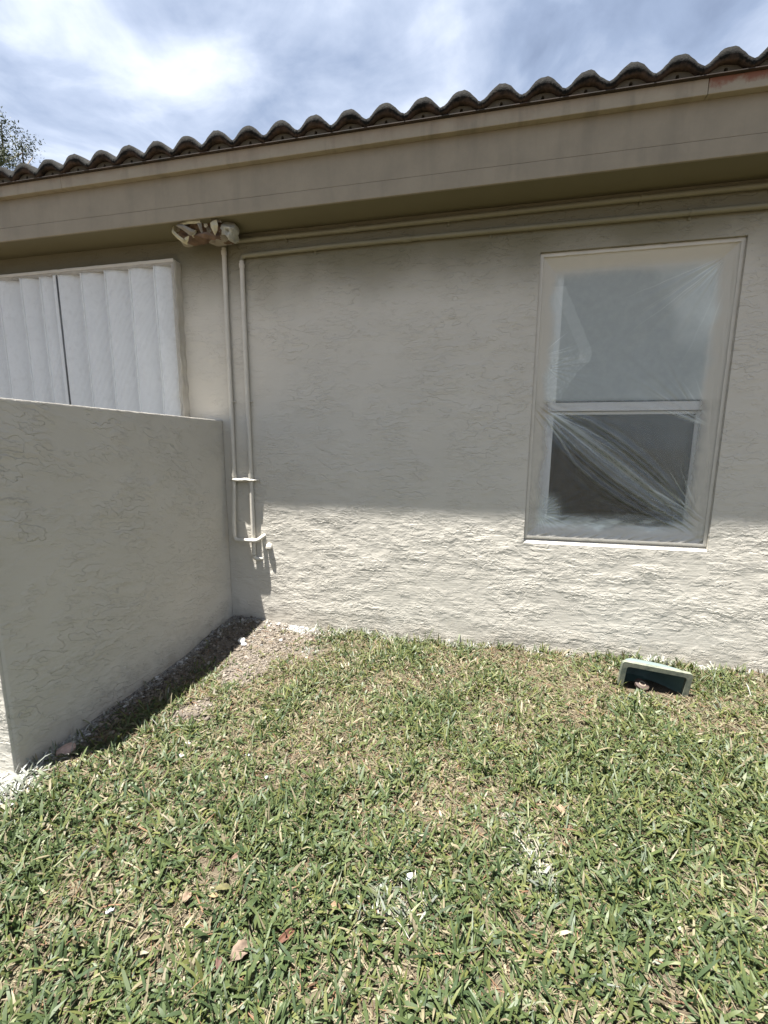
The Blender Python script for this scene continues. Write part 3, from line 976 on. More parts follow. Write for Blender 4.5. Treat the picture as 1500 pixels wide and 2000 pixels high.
# ------------------------------------------------------------------ garden wall
gw = box('garden_wall', HW_X - 0.16, HW_X, -HW_L, -0.002, -0.3, HW_H, M['stucco_side'], None, bevel=0.003, off=(HW_X - 0.08, -HW_L / 2, 0))
gw.location = (HW_X - 0.08, -HW_L / 2, 0)


def wing_coat():
    ys_ = np.arange(-HW_L + 0.012, -0.0015, 0.0055); zs_ = np.arange(-0.05, HW_H - 0.0015, 0.0055)
    Y, Z = np.meshgrid(ys_, zs_)
    ca, sa = math.cos(0.30), math.sin(0.30)
    h = plaster_relief((Y * ca + Z * sa) * 0.9 + 7.3, (-Y * sa + Z * ca) * 0.9 + 3.1, True)
    e = np.minimum.reduce([Y - ys_[0], ys_[-1] - Y, (zs_[-1] - Z) + 0.006])
    Xo = 0.08 + 0.0006 + np.maximum(0.0045 + h, 0.0) * sstep(-0.002, 0.012, e)
    V = np.stack([Xo.ravel(), Y.ravel() + HW_L / 2, Z.ravel()], 1)
    n_, m_ = len(ys_), len(zs_)
    idx = np.arange(n_ * m_).reshape(m_, n_)
    F = np.stack([idx[:-1, :-1].ravel(), idx[:-1, 1:].ravel(), idx[1:, 1:].ravel(), idx[1:, :-1].ravel()], 1)
    np_mesh('stucco_coat', V, F, M['plain_coat'], gw, smooth=True)


wing_coat()
tag(gw, 'low beige stucco wing wall standing out from the house on the left', 'garden wall')

# ------------------------------------------------------------------ masking film on the windows


def grid_sheet(name, x0, x1, z0, z1, nxs, nzs, fy, fspray, fhaze, mat):
    xx = np.linspace(x0, x1, nxs); zz = np.linspace(z0, z1, nzs)
    X, Z = np.meshgrid(xx, zz)
    Y = fy(X, Z)
    sp = fspray(X, Z); hz = fhaze(X, Z)
    cx, cz = (x0 + x1) / 2, z0
    V = np.stack([X.ravel() - cx, Y.ravel(), Z.ravel() - cz], 1)
    idx = np.arange(nxs * nzs).reshape(nzs, nxs)
    F = np.stack([idx[:-1, :-1].ravel(), idx[:-1, 1:].ravel(), idx[1:, 1:].ravel(), idx[1:, :-1].ravel()], 1)
    o = np_mesh(name, V, F, mat, smooth=True, attrs={'spray': sp.ravel(), 'haze': hz.ravel()})
    o.location = (cx, 0, cz)
    return o


FX0, FX1, FZ0, FZ1 = 0.344, 1.392, 0.762, 2.473


def seg_dist(X, Z, a, b):
    ax, az = a; bx, bz = b
    L2 = (bx - ax) ** 2 + (bz - az) ** 2
    t = ((X - ax) * (bx - ax) + (Z - az) * (bz - az)) / L2
    tc_ = np.clip(t, 0, 1)
    d = ((X - ax) * (bz - az) - (Z - az) * (bx - ax)) / math.sqrt(L2)
    dd = np.hypot(X - (ax + tc_ * (bx - ax)), Z - (az + tc_ * (bz - az)))
    return t, d, dd


def fan(X, Z, cx, cz, freq, amp, reach, a0=None, a1=None, seed=0):
    """pleats radiating from a pinned point"""
    r = np.hypot(X - cx, Z - cz) + 1e-4
    th = np.arctan2(Z - cz, X - cx)
    ph = th * freq + 2.2 * vnoise(th * 5 + 50, r * 3, seed)
    h = amp * (np.sin(ph) + 0.5 * np.sin(ph * 2.3 + 1)) * sstep(0, 0.05, r) * np.exp(-r / reach)
    if a0 is not None:
        am = (a0 + a1) / 2; hw = abs(a1 - a0) / 2
        dth = np.abs((th - am + PI) % (2 * PI) - PI)
        h = h * (1 - sstep(hw * 0.7, hw, dth))
    return h


PIN_L = (0.385, 1.605)
PIN_R = (1.315, 0.89)


def edge_d(X, Z):
    return np.minimum.reduce([X - FX0, FX1 - X, Z - FZ0, FZ1 - Z])


def creases(X, Z):
    """everything that folds the right-hand sheet; metres of relief"""
    t, d, dd = seg_dist(X, Z, PIN_L, PIN_R)
    tt = np.clip(t, 0, 1)
    band = (1 - sstep(0.06, 0.15, np.abs(d - 0.0)))
    # pleats running from the left pin to the lower right corner, opening in the middle
    spread = 0.35 + 0.65 * np.sin(PI * np.clip(tt, 0.02, 0.98))
    q = d / spread
    pl = np.sin(q * 150 + 3 * vnoise(q * 30, tt * 2, 3)) * 0.0028 + np.sin(q * 67 + 1.0) * 0.004
    h = pl * (1 - sstep(0.10, 0.24, np.abs(q))) * sstep(-0.02, 0.06, t) * (1 - sstep(0.98, 1.04, t))
    h = h + fan(X, Z, *PIN_L, 30, 0.003, 0.30, -1.2, 0.15, 1)
    h = h + fan(X, Z, 1.31, 0.93, 34, 0.0035, 0.20, 1.2, 3.4, 2)
    h = h + fan(X, Z, 1.30, 1.50, 26, 0.0028, 0.28, 1.9, 3.0, 4)
    h = h + fan(X, Z, 0.41, 1.83, 30, 0.0025, 0.12, -0.9, 1.0, 5)
    h = h + fan(X, Z, 0.43, 0.92, 30, 0.004, 0.12, None, None, 6)
    h = h + fan(X, Z, 1.33, 2.40, 22, 0.0025, 0.35, 3.3, 4.6, 8)
    # gathered along the bottom
    b = 1 - sstep(0.0, 0.20, Z - FZ0)
    h = h + b * 0.009 * (fbm(X * 14 - Z * 20, Z * 30, 21, 4) - 0.5) * 2
    b2 = 1 - sstep(0.0, 0.07, Z - FZ0)
    h = h + b2 * 0.006 * np.sin(X * 85 - (Z - FZ0) * 160 + 3 * vnoise(X * 9, Z * 9, 22))
    # vertical pleats next to the right edge
    rr = (1 - sstep(0.02, 0.09, FX1 - X))
    h = h + rr * 0.007 * (fbm(X * 70, Z * 4, 23, 3) - 0.5) * 2
    ll = (1 - sstep(0.02, 0.07, X - FX0))
    h = h + ll * 0.006 * (fbm(X * 75, Z * 3.5, 24, 3) - 0.5) * 2
    return h


def film_y(X, Z):
    e = edge_d(X, Z)
    base = 0.014 + 0.034 * sstep(0.0, 0.10, e) ** 0.8
    # bellied by the breeze in the upper half
    base = base + 0.010 * np.sin(PI * np.clip((Z - 1.62) / 0.75, 0, 1)) * np.sin(PI * np.clip((X - 0.45) / 0.85, 0, 1))
    base = base + 0.006 * (fbm(X * 2.2, Z * 2.2, 40, 2) - 0.5)
    h = creases(X, Z) * sstep(0.0, 0.025, e)
    return np.minimum(base + h, 0.060)


def film_spray(X, Z):
    e = edge_d(X, Z)
    wv = fbm(X * 9, Z * 9, 41, 3) - 0.5
    side = np.minimum(X - FX0, FX1 - X)
    s = 1 - sstep(0.055, 0.125, e + wv * 0.06)
    tp = 1 - sstep(0.06, 0.15, FZ1 - Z + wv * 0.03)
    return np.clip(np.maximum(s * 0.92, tp * 0.95), 0, 1)


def fan_lines(X, Z, cx, cz, n_, reach, a0, a1, seed, width=0.10):
    """fine bright stretch marks radiating from a pinned point"""
    r = np.hypot(X - cx, Z - cz) + 1e-4
    th = np.arctan2(Z - cz, X - cx) + 0.02 * gnoise(X * 9, Z * 9, seed)
    am = (a0 + a1) / 2; hw = abs(a1 - a0) / 2
    dth = (th - am + PI) % (2 * PI) - PI
    out = 0
    rg = np.random.default_rng(seed)
    for q in range(n_):
        a = rg.uniform(-hw, hw); st = rg.uniform(0.0, 0.10); en = reach * rg.uniform(0.4, 1.3); wd = 0.0016 * rg.uniform(0.7, 1.8)
        d = np.abs(dth - a) * r
        out = out + rg.uniform(0.3, 1) * np.exp(-(d / wd) ** 2) * sstep(st, st + 0.05, r) * (1 - sstep(en * 0.5, en, r))
    return np.clip(out, 0, 1)


def crease_lines(X, Z):
    o = 0.30 * fan_lines(X, Z, *PIN_L, 26, 0.55, -1.0, -0.25, 401)
    o = o + 0.34 * fan_lines(X, Z, 1.36, 0.93, 26, 0.38, 1.75, 2.95, 402)
    o = o + 0.28 * fan_lines(X, Z, 1.38, 1.46, 22, 0.42, 2.0, 3.0, 403)
    o = o + 0.22 * fan_lines(X, Z, 1.37, 2.42, 14, 0.6, 3.5, 4.6, 404)
    o = o + 0.25 * fan_lines(X, Z, 0.37, 1.90, 16, 0.22, -0.8, 0.9, 405)
    o = o + 0.25 * fan_lines(X, Z, 0.40, 0.95, 18, 0.22, -1.4, 1.2, 406)
    # crumpled scribbles along the foot
    b = (1 - sstep(0.06, 0.20, Z - FZ0))
    q = fbm(X * 4.5 + Z * 9, Z * 24 - X * 6, 411, 4, 0.55)
    o = o + b * 0.42 * sstep(0.50, 0.72, q) + b * 0.20 * sstep(0.55, 0.62, fbm(X * 7 - Z * 5, Z * 45 + X * 9, 412, 3))
    return o


def film_haze(X, Z):
    up = sstep(1.56, 1.66, Z)
    hz = 0.03 + 0.36 * up
    # milky bellies of the upper half
    hz = hz + up * 0.30 * sstep(0.45, 0.75, fbm(X * 2.0 + Z * 1.2, Z * 1.6 - X, 51, 3))
    cr_ = creases(X, Z)
    hz = hz + crease_lines(X, Z)
    hz = hz + 20 * np.abs(cr_) * (0.4 + 0.6 * vnoise(X * 20, Z * 20, 52))
    # folded-over flap at the upper left
    # flap polygon: hangs from the upper left, folded over at its lower right corner
    wig = 0.006 * gnoise(X * 30, Z * 30, 55)
    xr = np.interp(Z, [1.66, 1.80, 1.87, 1.92, 2.30], [0.520, 0.600, 0.672, 0.680, 0.500]) + wig
    fl = sstep(0.004, -0.004, X - xr) * (Z > 1.64) * (Z < 2.30)
    strip = sstep(0.004, -0.004, X - xr) * sstep(-0.075, -0.068, X - xr) * (Z > 1.86) * (Z < 2.30)
    crmp = np.abs(gfbm(X * 30, Z * 30, 53, 3))
    hz = hz + fl * (0.03 + 0.20 * crmp * sstep(1.98, 1.85, Z)) + strip * 0.055
    hz = hz + (1 - sstep(0.06, 0.19, Z - FZ0)) * 0.75 * fbm(X * 5, Z * 14, 54, 4)
    hz = hz + (1 - sstep(0.05, 0.12, np.hypot(X - 0.47, (Z - 0.92) * 0.7))) * 0.30
    t, d, dd = seg_dist(X, Z, PIN_L, PIN_R)
    hz = hz + 0.14 * (1 - sstep(0.02, 0.09, np.abs(d - 0.01))) * sstep(0, 0.1, t)
    # double layer above the diagonal on the lower pane
    hz = hz + 0.06 * (d < 0) * (Z < 1.6) + 0.05 * sstep(0, -0.3, d) * (Z < 1.6)
    hz = hz * (1 - 0.75 * (1 - sstep(0.024, 0.040, np.abs(Z - 1.597))))      # pulled tight and clear over the meeting rail
    return np.clip(hz, 0, 0.9)


sheet = grid_sheet('plastic_sheet', FX0, FX1, FZ0, FZ1, 310, 420, film_y, film_spray, film_haze, M['film'])
tag(sheet, 'creased clear masking film taped over the tall right window', 'plastic sheet', 'masking film over the windows')
M['tape'] = plain('painted_over_tape', tuple(c * 1.0 for c in GREIGE), rough=0.55, var=0.06, vscale=12, bump=0.3, bscale=50)


def tape_strip(pts, wd, parent, seed, normal_y=-1):
    """crinkled tape along a polyline in x/z, lying at the given y"""
    rnd = random.Random(seed)
    bm = bmesh.new()
    rows = []
    n_ = 40
    P = [Vector(p) for p in pts]
    for i in range(n_ + 1):
        t = i / n_ * (len(P) - 1)
        k = min(int(t), len(P) - 2); f = t - k
        c = P[k].lerp(P[k + 1], f)
        d = (P[k + 1] - P[k]).normalized()
        s = Vector((-d.z, 0, d.x))
        j = 0.0025 * mnoise.noise(Vector((i * 0.7, seed, 0)))
        a = c + s * (wd / 2 + j); b = c - s * (wd / 2 - j)
        a.y += 0.0015 * mnoise.noise(Vector((i * 0.9, seed, 5))); b.y += 0.0015 * mnoise.noise(Vector((i * 0.9, seed, 9)))
        rows.append([bm.verts.new(a), bm.verts.new((a + b) / 2 + Vector((0, -0.002, 0))), bm.verts.new(b)])
    for A, B in zip(rows, rows[1:]):
        for q in range(2):
            bm.faces.new((A[q], A[q + 1], B[q + 1], B[q]))
    o = from_bm('tape_strip', bm, M['tape'], parent, smooth=True)
    return o


off = Vector((-(FX0 + FX1) / 2, 0, -FZ0))
for i, (a, b) in enumerate((((0.354, 0.77), (0.352, 2.47)), ((1.384, 0.77), (1.385, 2.47)), ((0.344, 2.464), (1.392, 2.464)), ((0.344, 0.771), (1.392, 0.769)))):
    tape_strip([Vector((a[0], 0.0115, a[1])) + off, Vector((b[0], 0.0115, b[1])) + off], 0.020, sheet, i + 3)

# left sheet: wraps the face and the right flank of the storm shutter
LX0, LX1, LZ0, LZ1 = -4.16, -2.054, 0.95, 2.600


def film2():
    nxs, nzs = 260, 160
    s = np.linspace(0, 1, nxs)
    face = LX1 - LX0
    tot = face + 0.070
    zz = np.linspace(LZ0, LZ1, nzs)
    S, Z = np.meshgrid(s * tot, zz)
    onface = S <= face
    X = np.where(onface, LX0 + S, LX1 + 0.003 * np.sin(Z * 40))
    Y0 = np.where(onface, -0.0705, -0.0705 + (S - face))
    dgl = (Z - LZ1) + (LX1 - X) * 1.9      # diagonals falling away from the upper right corner
    cre = 0.0022 * np.sin(dgl * 34 + 4 * vnoise(dgl * 3, X * 2, 61)) * sstep(0.42, 0.62, fbm(dgl * 2.2, X * 1.5, 62, 2))
    cre = cre + fan(X, Z, -2.06, 2.57, 40, 0.003, 0.5, 3.3, 4.6, 63)
    flank = np.where(onface, 0.0, 0.004 * np.sin(S * 300 + 3 * vnoise(Z * 6, S * 40, 64)))
    Y = np.minimum(Y0 - np.abs(cre) + flank * 0.5, -0.002)
    X = X + np.where(onface, 0, np.abs(flank))
    ed = np.minimum(LZ1 - Z, 1.0)
    wv = fbm(X * 8 + S * 3, Z * 8, 65, 3) - 0.5
    sp = (1 - sstep(0.01, 0.05, ed + wv * 0.03)) * 0.75
    sp = np.maximum(sp, np.where(onface, (1 - sstep(0.0, 0.05, face - S + wv * 0.04)) * 0.5, 0.78 + wv * 0.3))
    hz = 0.03 + 110 * np.abs(cre) * 0.22 + 0.12 * sstep(0.5, 0.8, fbm(X * 3, Z * 2, 66, 3)) + np.where(X < -3.1, 0.10, 0.0) * sstep(2.1, 1.6, Z)
    hz = np.clip(hz, 0, 0.7)
    cx = (LX0 + LX1) / 2
    V = np.stack([X.ravel() - cx, Y.ravel(), Z.ravel() - LZ0], 1)
    idx = np.arange(nxs * nzs).reshape(nzs, nxs)
    F = np.stack([idx[:-1, :-1].ravel(), idx[:-1, 1:].ravel(), idx[1:, 1:].ravel(), idx[1:, :-1].ravel()], 1)
    o = np_mesh('plastic_sheet', V, F, M['film_white'], smooth=True, attrs={'spray': np.clip(sp, 0, 1).ravel(), 'haze': hz.ravel()})
    o.location = (cx, 0, LZ0)
    return o


sheet2 = film2()
tag(sheet2, 'clear masking film wrapped over the white slatted shutter behind the low wall', 'plastic sheet', 'masking film over the windows')
offl = Vector((-(LX0 + LX1) / 2, 0, -LZ0))
tape_strip([Vector((LX0, -0.073, LZ1 - 0.004)) + offl, Vector((LX1, -0.073, LZ1 - 0.004)) + offl], 0.02, sheet2, 21)

# ------------------------------------------------------------------ pipes
PR = 0.0155


def pipe_thing(label, base):
    o = empty('water_pipe', base)
    return tag(o, label, 'pipe', 'painted pipes on the house wall')


def add_tube(name, pts, r, parent, seg=16, mat='pipe_paint'):
    bm = bmesh.new()
    b = parent.matrix_basis.translation if parent else Vector()
    tube(bm, [Vector(p) - b for p in pts], r, seg)
    return from_bm(name, bm, M[mat], parent, smooth=False)


def shade_smooth(o, ang=40):
    o.data.polygons.foreach_set('use_smooth', [True] * len(o.data.polygons))
    try:
        o.data.set_sharp_from_angle(angle=math.radians(ang))
    except Exception:
        pass
    return o


def clamp_on(parent, x, y, z):
    b = parent.location
    bm = bmesh.new()
    tube(bm, [Vector((x, y, z - 0.006)) - b, Vector((x, y, z + 0.006)) - b], PR + 0.003, 16)
    for s in (-1, 1):
        bm_box(bm, x - b.x + s * 0.0155 - 0.014 * (s < 0), x - b.x + s * 0.0155 + 0.014 * (s > 0), -0.010 - b.y, -0.001 - b.y, z - 0.006 - b.z, z + 0.006 - b.z)
    o = shade_smooth(from_bm('pipe_clamp', bm, M['pipe_paint'], parent))
    for s in (-1, 1):
        bm = bmesh.new(); tube(bm, [Vector((x + s * 0.022, -0.010, z)) - b, Vector((x + s * 0.022, -0.016, z)) - b], 0.005, 8)
        from_bm('screw', bm, M['pipe_paint'], o, smooth=False)


def coupling(parent, x, y, z, h=0.03):
    b = parent.location
    bm = bmesh.new(); tube(bm, [Vector((x, y, z - h / 2)) - b, Vector((x, y, z + h / 2)) - b], PR + 0.0035, 16)
    shade_smooth(from_bm('coupling', bm, M['pipe_paint'], parent))


# pipe one: along the top under the soffit, down the wall, then across in front of its neighbour
PY = -0.024
p1 = pipe_thing('upper painted pipe that turns down beside the wing wall and crosses over its neighbour', (-1.70, 0, 0.62))
X1, Z1, ZB1 = -1.697, 2.695, 0.655
YB = -0.030
shade_smooth(add_tube('top_run', [(HX1 - 0.3, PY, Z1 + 0.012)] + [(x, PY + 0.002 * math.sin(x * 3), Z1 + 0.004 * math.sin(x * 1.7) + 0.002) for x in (3.0, 2.2, 1.5, 0.8, 0.2, -0.4, -1.0)] + bend((-1.0, PY, Z1), (X1, PY, Z1), (X1, PY, 2.0), 0.035), PR, p1, mat='pipe_eave_shade'))
shade_smooth(add_tube('down_run', [(X1, PY, Z1 - 0.036), (X1 - 0.003, PY - 0.002, 2.2), (X1 - 0.004, PY, 1.7), (X1 - 0.008, PY, 1.1), (X1 - 0.012, YB - 0.022, 0.80), (X1 - 0.013, YB - 0.024, ZB1 + 0.03)], PR, p1))
xe = -1.543
yb = YB - 0.020
shade_smooth(add_tube('crossover', bend((X1 - 0.013, yb, 1), (X1 - 0.013, yb, ZB1), (xe, yb, ZB1), 0.03) +
                      bend((X1, yb, ZB1), (xe + 0.01, yb, ZB1), (xe + 0.065, 0.02, ZB1 + 0.045), 0.022) + [(xe + 0.060, 0.015, ZB1 + 0.042)], PR - 0.001, p1))
clamp_on(p1, X1 - 0.004, PY, 1.655)
coupling(p1, X1 - 0.008, PY, 1.130)
coupling(p1, X1 - 0.001, PY, 2.63, 0.022)


def strap_on_run(parent, x, z, y=PY):
    b = parent.location
    bm = bmesh.new()
    tube(bm, [Vector((x - 0.007, y, z)) - b, Vector((x + 0.007, y, z)) - b], PR + 0.0025, 14)
    for s_ in (-1, 1):
        z0_ = z + s_ * 0.014
        bm_box(bm, x - 0.007 - b.x, x + 0.007 - b.x, -0.011 - b.y, -0.002 - b.y, min(z0_, z0_ + s_ * 0.016) - b.z, max(z0_, z0_ + s_ * 0.016) - b.z)
    o = shade_smooth(from_bm('pipe_clamp', bm, M['pipe_eave_shade'], parent))
    bm = bmesh.new(); tube(bm, [Vector((x, -0.010, z - 0.023)) - b, Vector((x, -0.015, z - 0.023)) - b], 0.0045, 8)
    from_bm('screw', bm, M['pipe_eave_shade'], o)


def coupling_on_run(parent, x, z, y=PY):
    b = parent.location
    bm = bmesh.new(); tube(bm, [Vector((x - 0.025, y, z)) - b, Vector((x + 0.025, y, z)) - b], PR + 0.0035, 16)
    shade_smooth(from_bm('coupling', bm, M['pipe_eave_shade'], parent))


for x_ in (-1.25, -0.2, 0.85):
    strap_on_run(p1, x_, Z1 + 0.002 + 0.004 * math.sin(x_ * 1.7))
coupling_on_run(p1, -0.80, Z1 + 0.0)
p2 = pipe_thing('lower painted pipe that turns down right of the other and ends near the hose tap', (-1.575, 0, 0.50))
X2, Z2, ZB2 = -1.570, 2.600, 0.513
shade_smooth(add_tube('top_run', [(HX1 - 0.3, PY, Z2 + 0.022)] + [(x, PY + 0.002 * math.sin(x * 2 + 1), Z2 + 0.004 * math.sin(x * 1.3 + 2) + 0.005) for x in (3.0, 2.2, 1.5, 0.8, 0.2, -0.4, -1.0)] + bend((-1.0, PY, Z2), (X2, PY, Z2), (X2, PY, 2.0), 0.03), PR, p2, mat='pipe_eave_shade'))
shade_smooth(add_tube('down_run', [(X2, PY, Z2 - 0.031), (X2 - 0.002, PY, 2.0), (X2, PY - 0.001, 1.4), (X2 - 0.001, PY, 1.0), (X2 - 0.002, PY, ZB2 + 0.03)], PR, p2))
shade_smooth(add_tube('outlet_elbow', bend((X2 - 0.002, PY, 1), (X2 - 0.002, PY, ZB2), (X2 + 0.06, 0.0, ZB2 - 0.006), 0.026) + [(X2 + 0.055, 0.012, ZB2 - 0.006)], PR, p2))
clamp_on(p2, X2 - 0.001, PY, 1.655)
coupling(p2, X2 - 0.001, PY, 1.130)
coupling(p2, X2, PY, 2.54, 0.022)


for x_ in (-1.05, 0.05, 1.1):
    strap_on_run(p2, x_, Z2 + 0.005 + 0.004 * math.sin(x_ * 1.3 + 2))
coupling_on_run(p2, -0.45, Z2 + 0.008)


# perforated strap plastered round both pipes
def strap():
    root = tag(empty('pipe_bracket', (-1.63, 0, 1.10)), 'knobbly painted bracket strapping both pipes to the wall', 'bracket')
    bm = bmesh.new()
    n_ = 30
    rings = []
    for i in range(n_ + 1):
        t = i / n_
        x = -0.105 + 0.215 * t
        sw = math.sin(PI * t) ** 0.4 if 0 < t < 1 else 0.15
        tap = 1 - 0.6 * sstep(0.78, 1.0, t)
        ry = (0.010 + 0.017 * sw) * tap
        rz = (0.006 + 0.009 * sw) * tap
        ring = []
        for k in range(12):
            a = 2 * PI * k / 12
            jj = 1 + 0.18 * mnoise.noise(Vector((x * 60, math.cos(a) * 1.5, math.sin(a) * 1.5)))
            ring.append(bm.verts.new((x, -0.024 + math.cos(a) * ry * jj * 1.1, 0.004 * mnoise.noise(Vector((x * 20, 0, 0))) + math.sin(a) * rz * jj)))
        rings.append(ring)
    for A, B in zip(rings, rings[1:]):
        for k in range(12):
            bm.faces.new((A[k], A[(k + 1) % 12], B[(k + 1) % 12], B[k]))
    bm.faces.new(rings[0][::-1]); bm.faces.new(rings[-1])
    from_bm('strap', bm, M['pipe_paint'], root, smooth=True)
    bm = bmesh.new(); tube(bm, [(0.098, -0.002, 0.0), (0.118, -0.026, 0.002)], 0.006, 8)
    from_bm('strap_end', bm, M['pipe_paint'], root)


strap()


# capped hose tap
def spigot():
    root = tag(empty('hose_tap', (-1.455, 0, 0.612)), 'stubby painted hose tap poking out of the wall beside the pipes', 'hose tap')
    bm = bmesh.new()
    tube(bm, [(0, 0.0, 0.006), (0, -0.005, 0.006)], 0.034, 16)
    shade_smooth(from_bm('wall_flange', bm, M['pipe_paint'], root))
    bm = bmesh.new()
    tube(bm, [(0, -0.005, 0.004), (0, -0.018, 0.001), (0.001, -0.026, -0.006)], [0.021, 0.023, 0.021], 14)
    shade_smooth(from_bm('body', bm, M['pipe_paint'], root))
    bm = bmesh.new()
    tube(bm, [(0.001, -0.022, -0.004), (0.001, -0.031, -0.011), (0.001, -0.034, -0.020)], [0.0225, 0.0235, 0.019], 14)
    for k in range(6):
        a = k * PI / 3
        x, y = 0.001 + 0.021 * math.cos(a), -0.029 + 0.017 * math.sin(a)
        bm_box(bm, x - 0.004, x + 0.004, y - 0.004, y + 0.004, -0.019, -0.006)
    shade_smooth(from_bm('nozzle_cap', bm, M['pipe_paint'], root))

    root.scale = (1.0, 0.62, 1.0)

spigot()

# ------------------------------------------------------------------ wrapped light under the soffit
M['kraft'] = plain('brown_masking_paper', (0.115, 0.072, 0.044), rough=0.85, var=0.25, vscale=18, bump=0.2, bscale=30)
M['cream'] = plain('cream_masking_tape', (0.42, 0.38, 0.25), rough=0.6, var=0.08, vscale=20, bump=0.2, bscale=40)
M['beige_paper'] = plain('sprayed_paper', (0.21, 0.185, 0.14), rough=0.75, var=0.1, vscale=16, bump=0.2, bscale=30)
M['film_scrap'] = plain('grey_film_scrap', (0.34, 0.34, 0.30), rough=0.35, var=0.1, vscale=14)


def crumple(name, c, rx, ry, rz, mats, parent, seed, planes=34, dents=7, sub=5, cut=0.0):
    """crushed paper bundle: flat facets meeting in creases, pushed-in pockets, pieces of different paper; cut off by the soffit"""
    rnd = random.Random(seed)
    pl = []
    for i in range(planes):
        v = Vector((rnd.gauss(0, 1), rnd.gauss(0, 1), rnd.gauss(0, 1))).normalized()
        pl.append((v, rnd.uniform(0.72, 1.02), rnd.choices(range(len(mats)), [6, 1.5, 1][:len(mats)])[0]))
    dn = [(Vector((rnd.gauss(0, 1), rnd.gauss(0, 1) - 0.8, rnd.gauss(0, 1) - 0.3)).normalized(), rnd.uniform(0.22, 0.45), rnd.uniform(0.35, 0.7)) for i in range(dents)]
    bm = bmesh.new()
    bmesh.ops.create_icosphere(bm, subdivisions=sub, radius=1.0)
    who = {}
    for v in bm.verts:
        d = v.co.normalized()
        wob = Vector((mnoise.noise(d * 5 + Vector((seed, 0, 0))), mnoise.noise(d * 5 + Vector((0, seed, 0))), mnoise.noise(d * 5 + Vector((0, 0, seed))))) * 0.10
        dd = (d + wob).normalized()
        best, r = 0, 9
        for i, (n_, h_, mi) in enumerate(pl):
            q = dd.dot(n_)
            if q > 0.05 and h_ / q < r:
                r, best = h_ / q, mi
        r = min(r, 1.25)
        for n_, w_, k_ in dn:
            a_ = math.acos(max(-1, min(1, dd.dot(n_))))
            r *= 1 - k_ * max(0.0, 1 - a_ / w_)
        r *= 1 + 0.02 * mnoise.noise(d * 14)
        v.co = Vector((d.x * rx * r, d.y * ry * r, d.z * rz * r))
        who[v.index] = best
    for f in bm.faces:
        f.material_index = who[f.verts[0].index]
    for v in bm.verts:
        if v.co.z + c[2] > cut: v.co.z = cut - c[2]
        v.co += Vector(c)
    me = bpy.data.meshes.new(name); bm.to_mesh(me); bm.free()
    for m_ in mats: me.materials.append(m_)
    return shade_smooth(link(name, me, None, parent), 24)


def flap(name, pts, mat, parent, th=0.0012, curl=0.012, seed=0):
    """torn paper piece: polyline strip quads [(left,right), ...] with curl"""
    bm = bmesh.new()
    L = []
    n_ = len(pts)
    for i, (a, b) in enumerate(pts):
        a, b = Vector(a), Vector(b)
        mid = (a + b) / 2 + Vector((0, -curl * math.sin(PI * i / max(1, n_ - 1)) - 0.003, 0))
        L.append([bm.verts.new(a), bm.verts.new(mid), bm.verts.new(b)])
    for A, B in zip(L, L[1:]):
        bm.faces.new((A[0], A[1], B[1], B[0])); bm.faces.new((A[1], A[2], B[2], B[1]))
    o = from_bm(name, bm, mat, parent)
    s = o.modifiers.new('thick', 'SOLIDIFY'); s.thickness = th
    return o


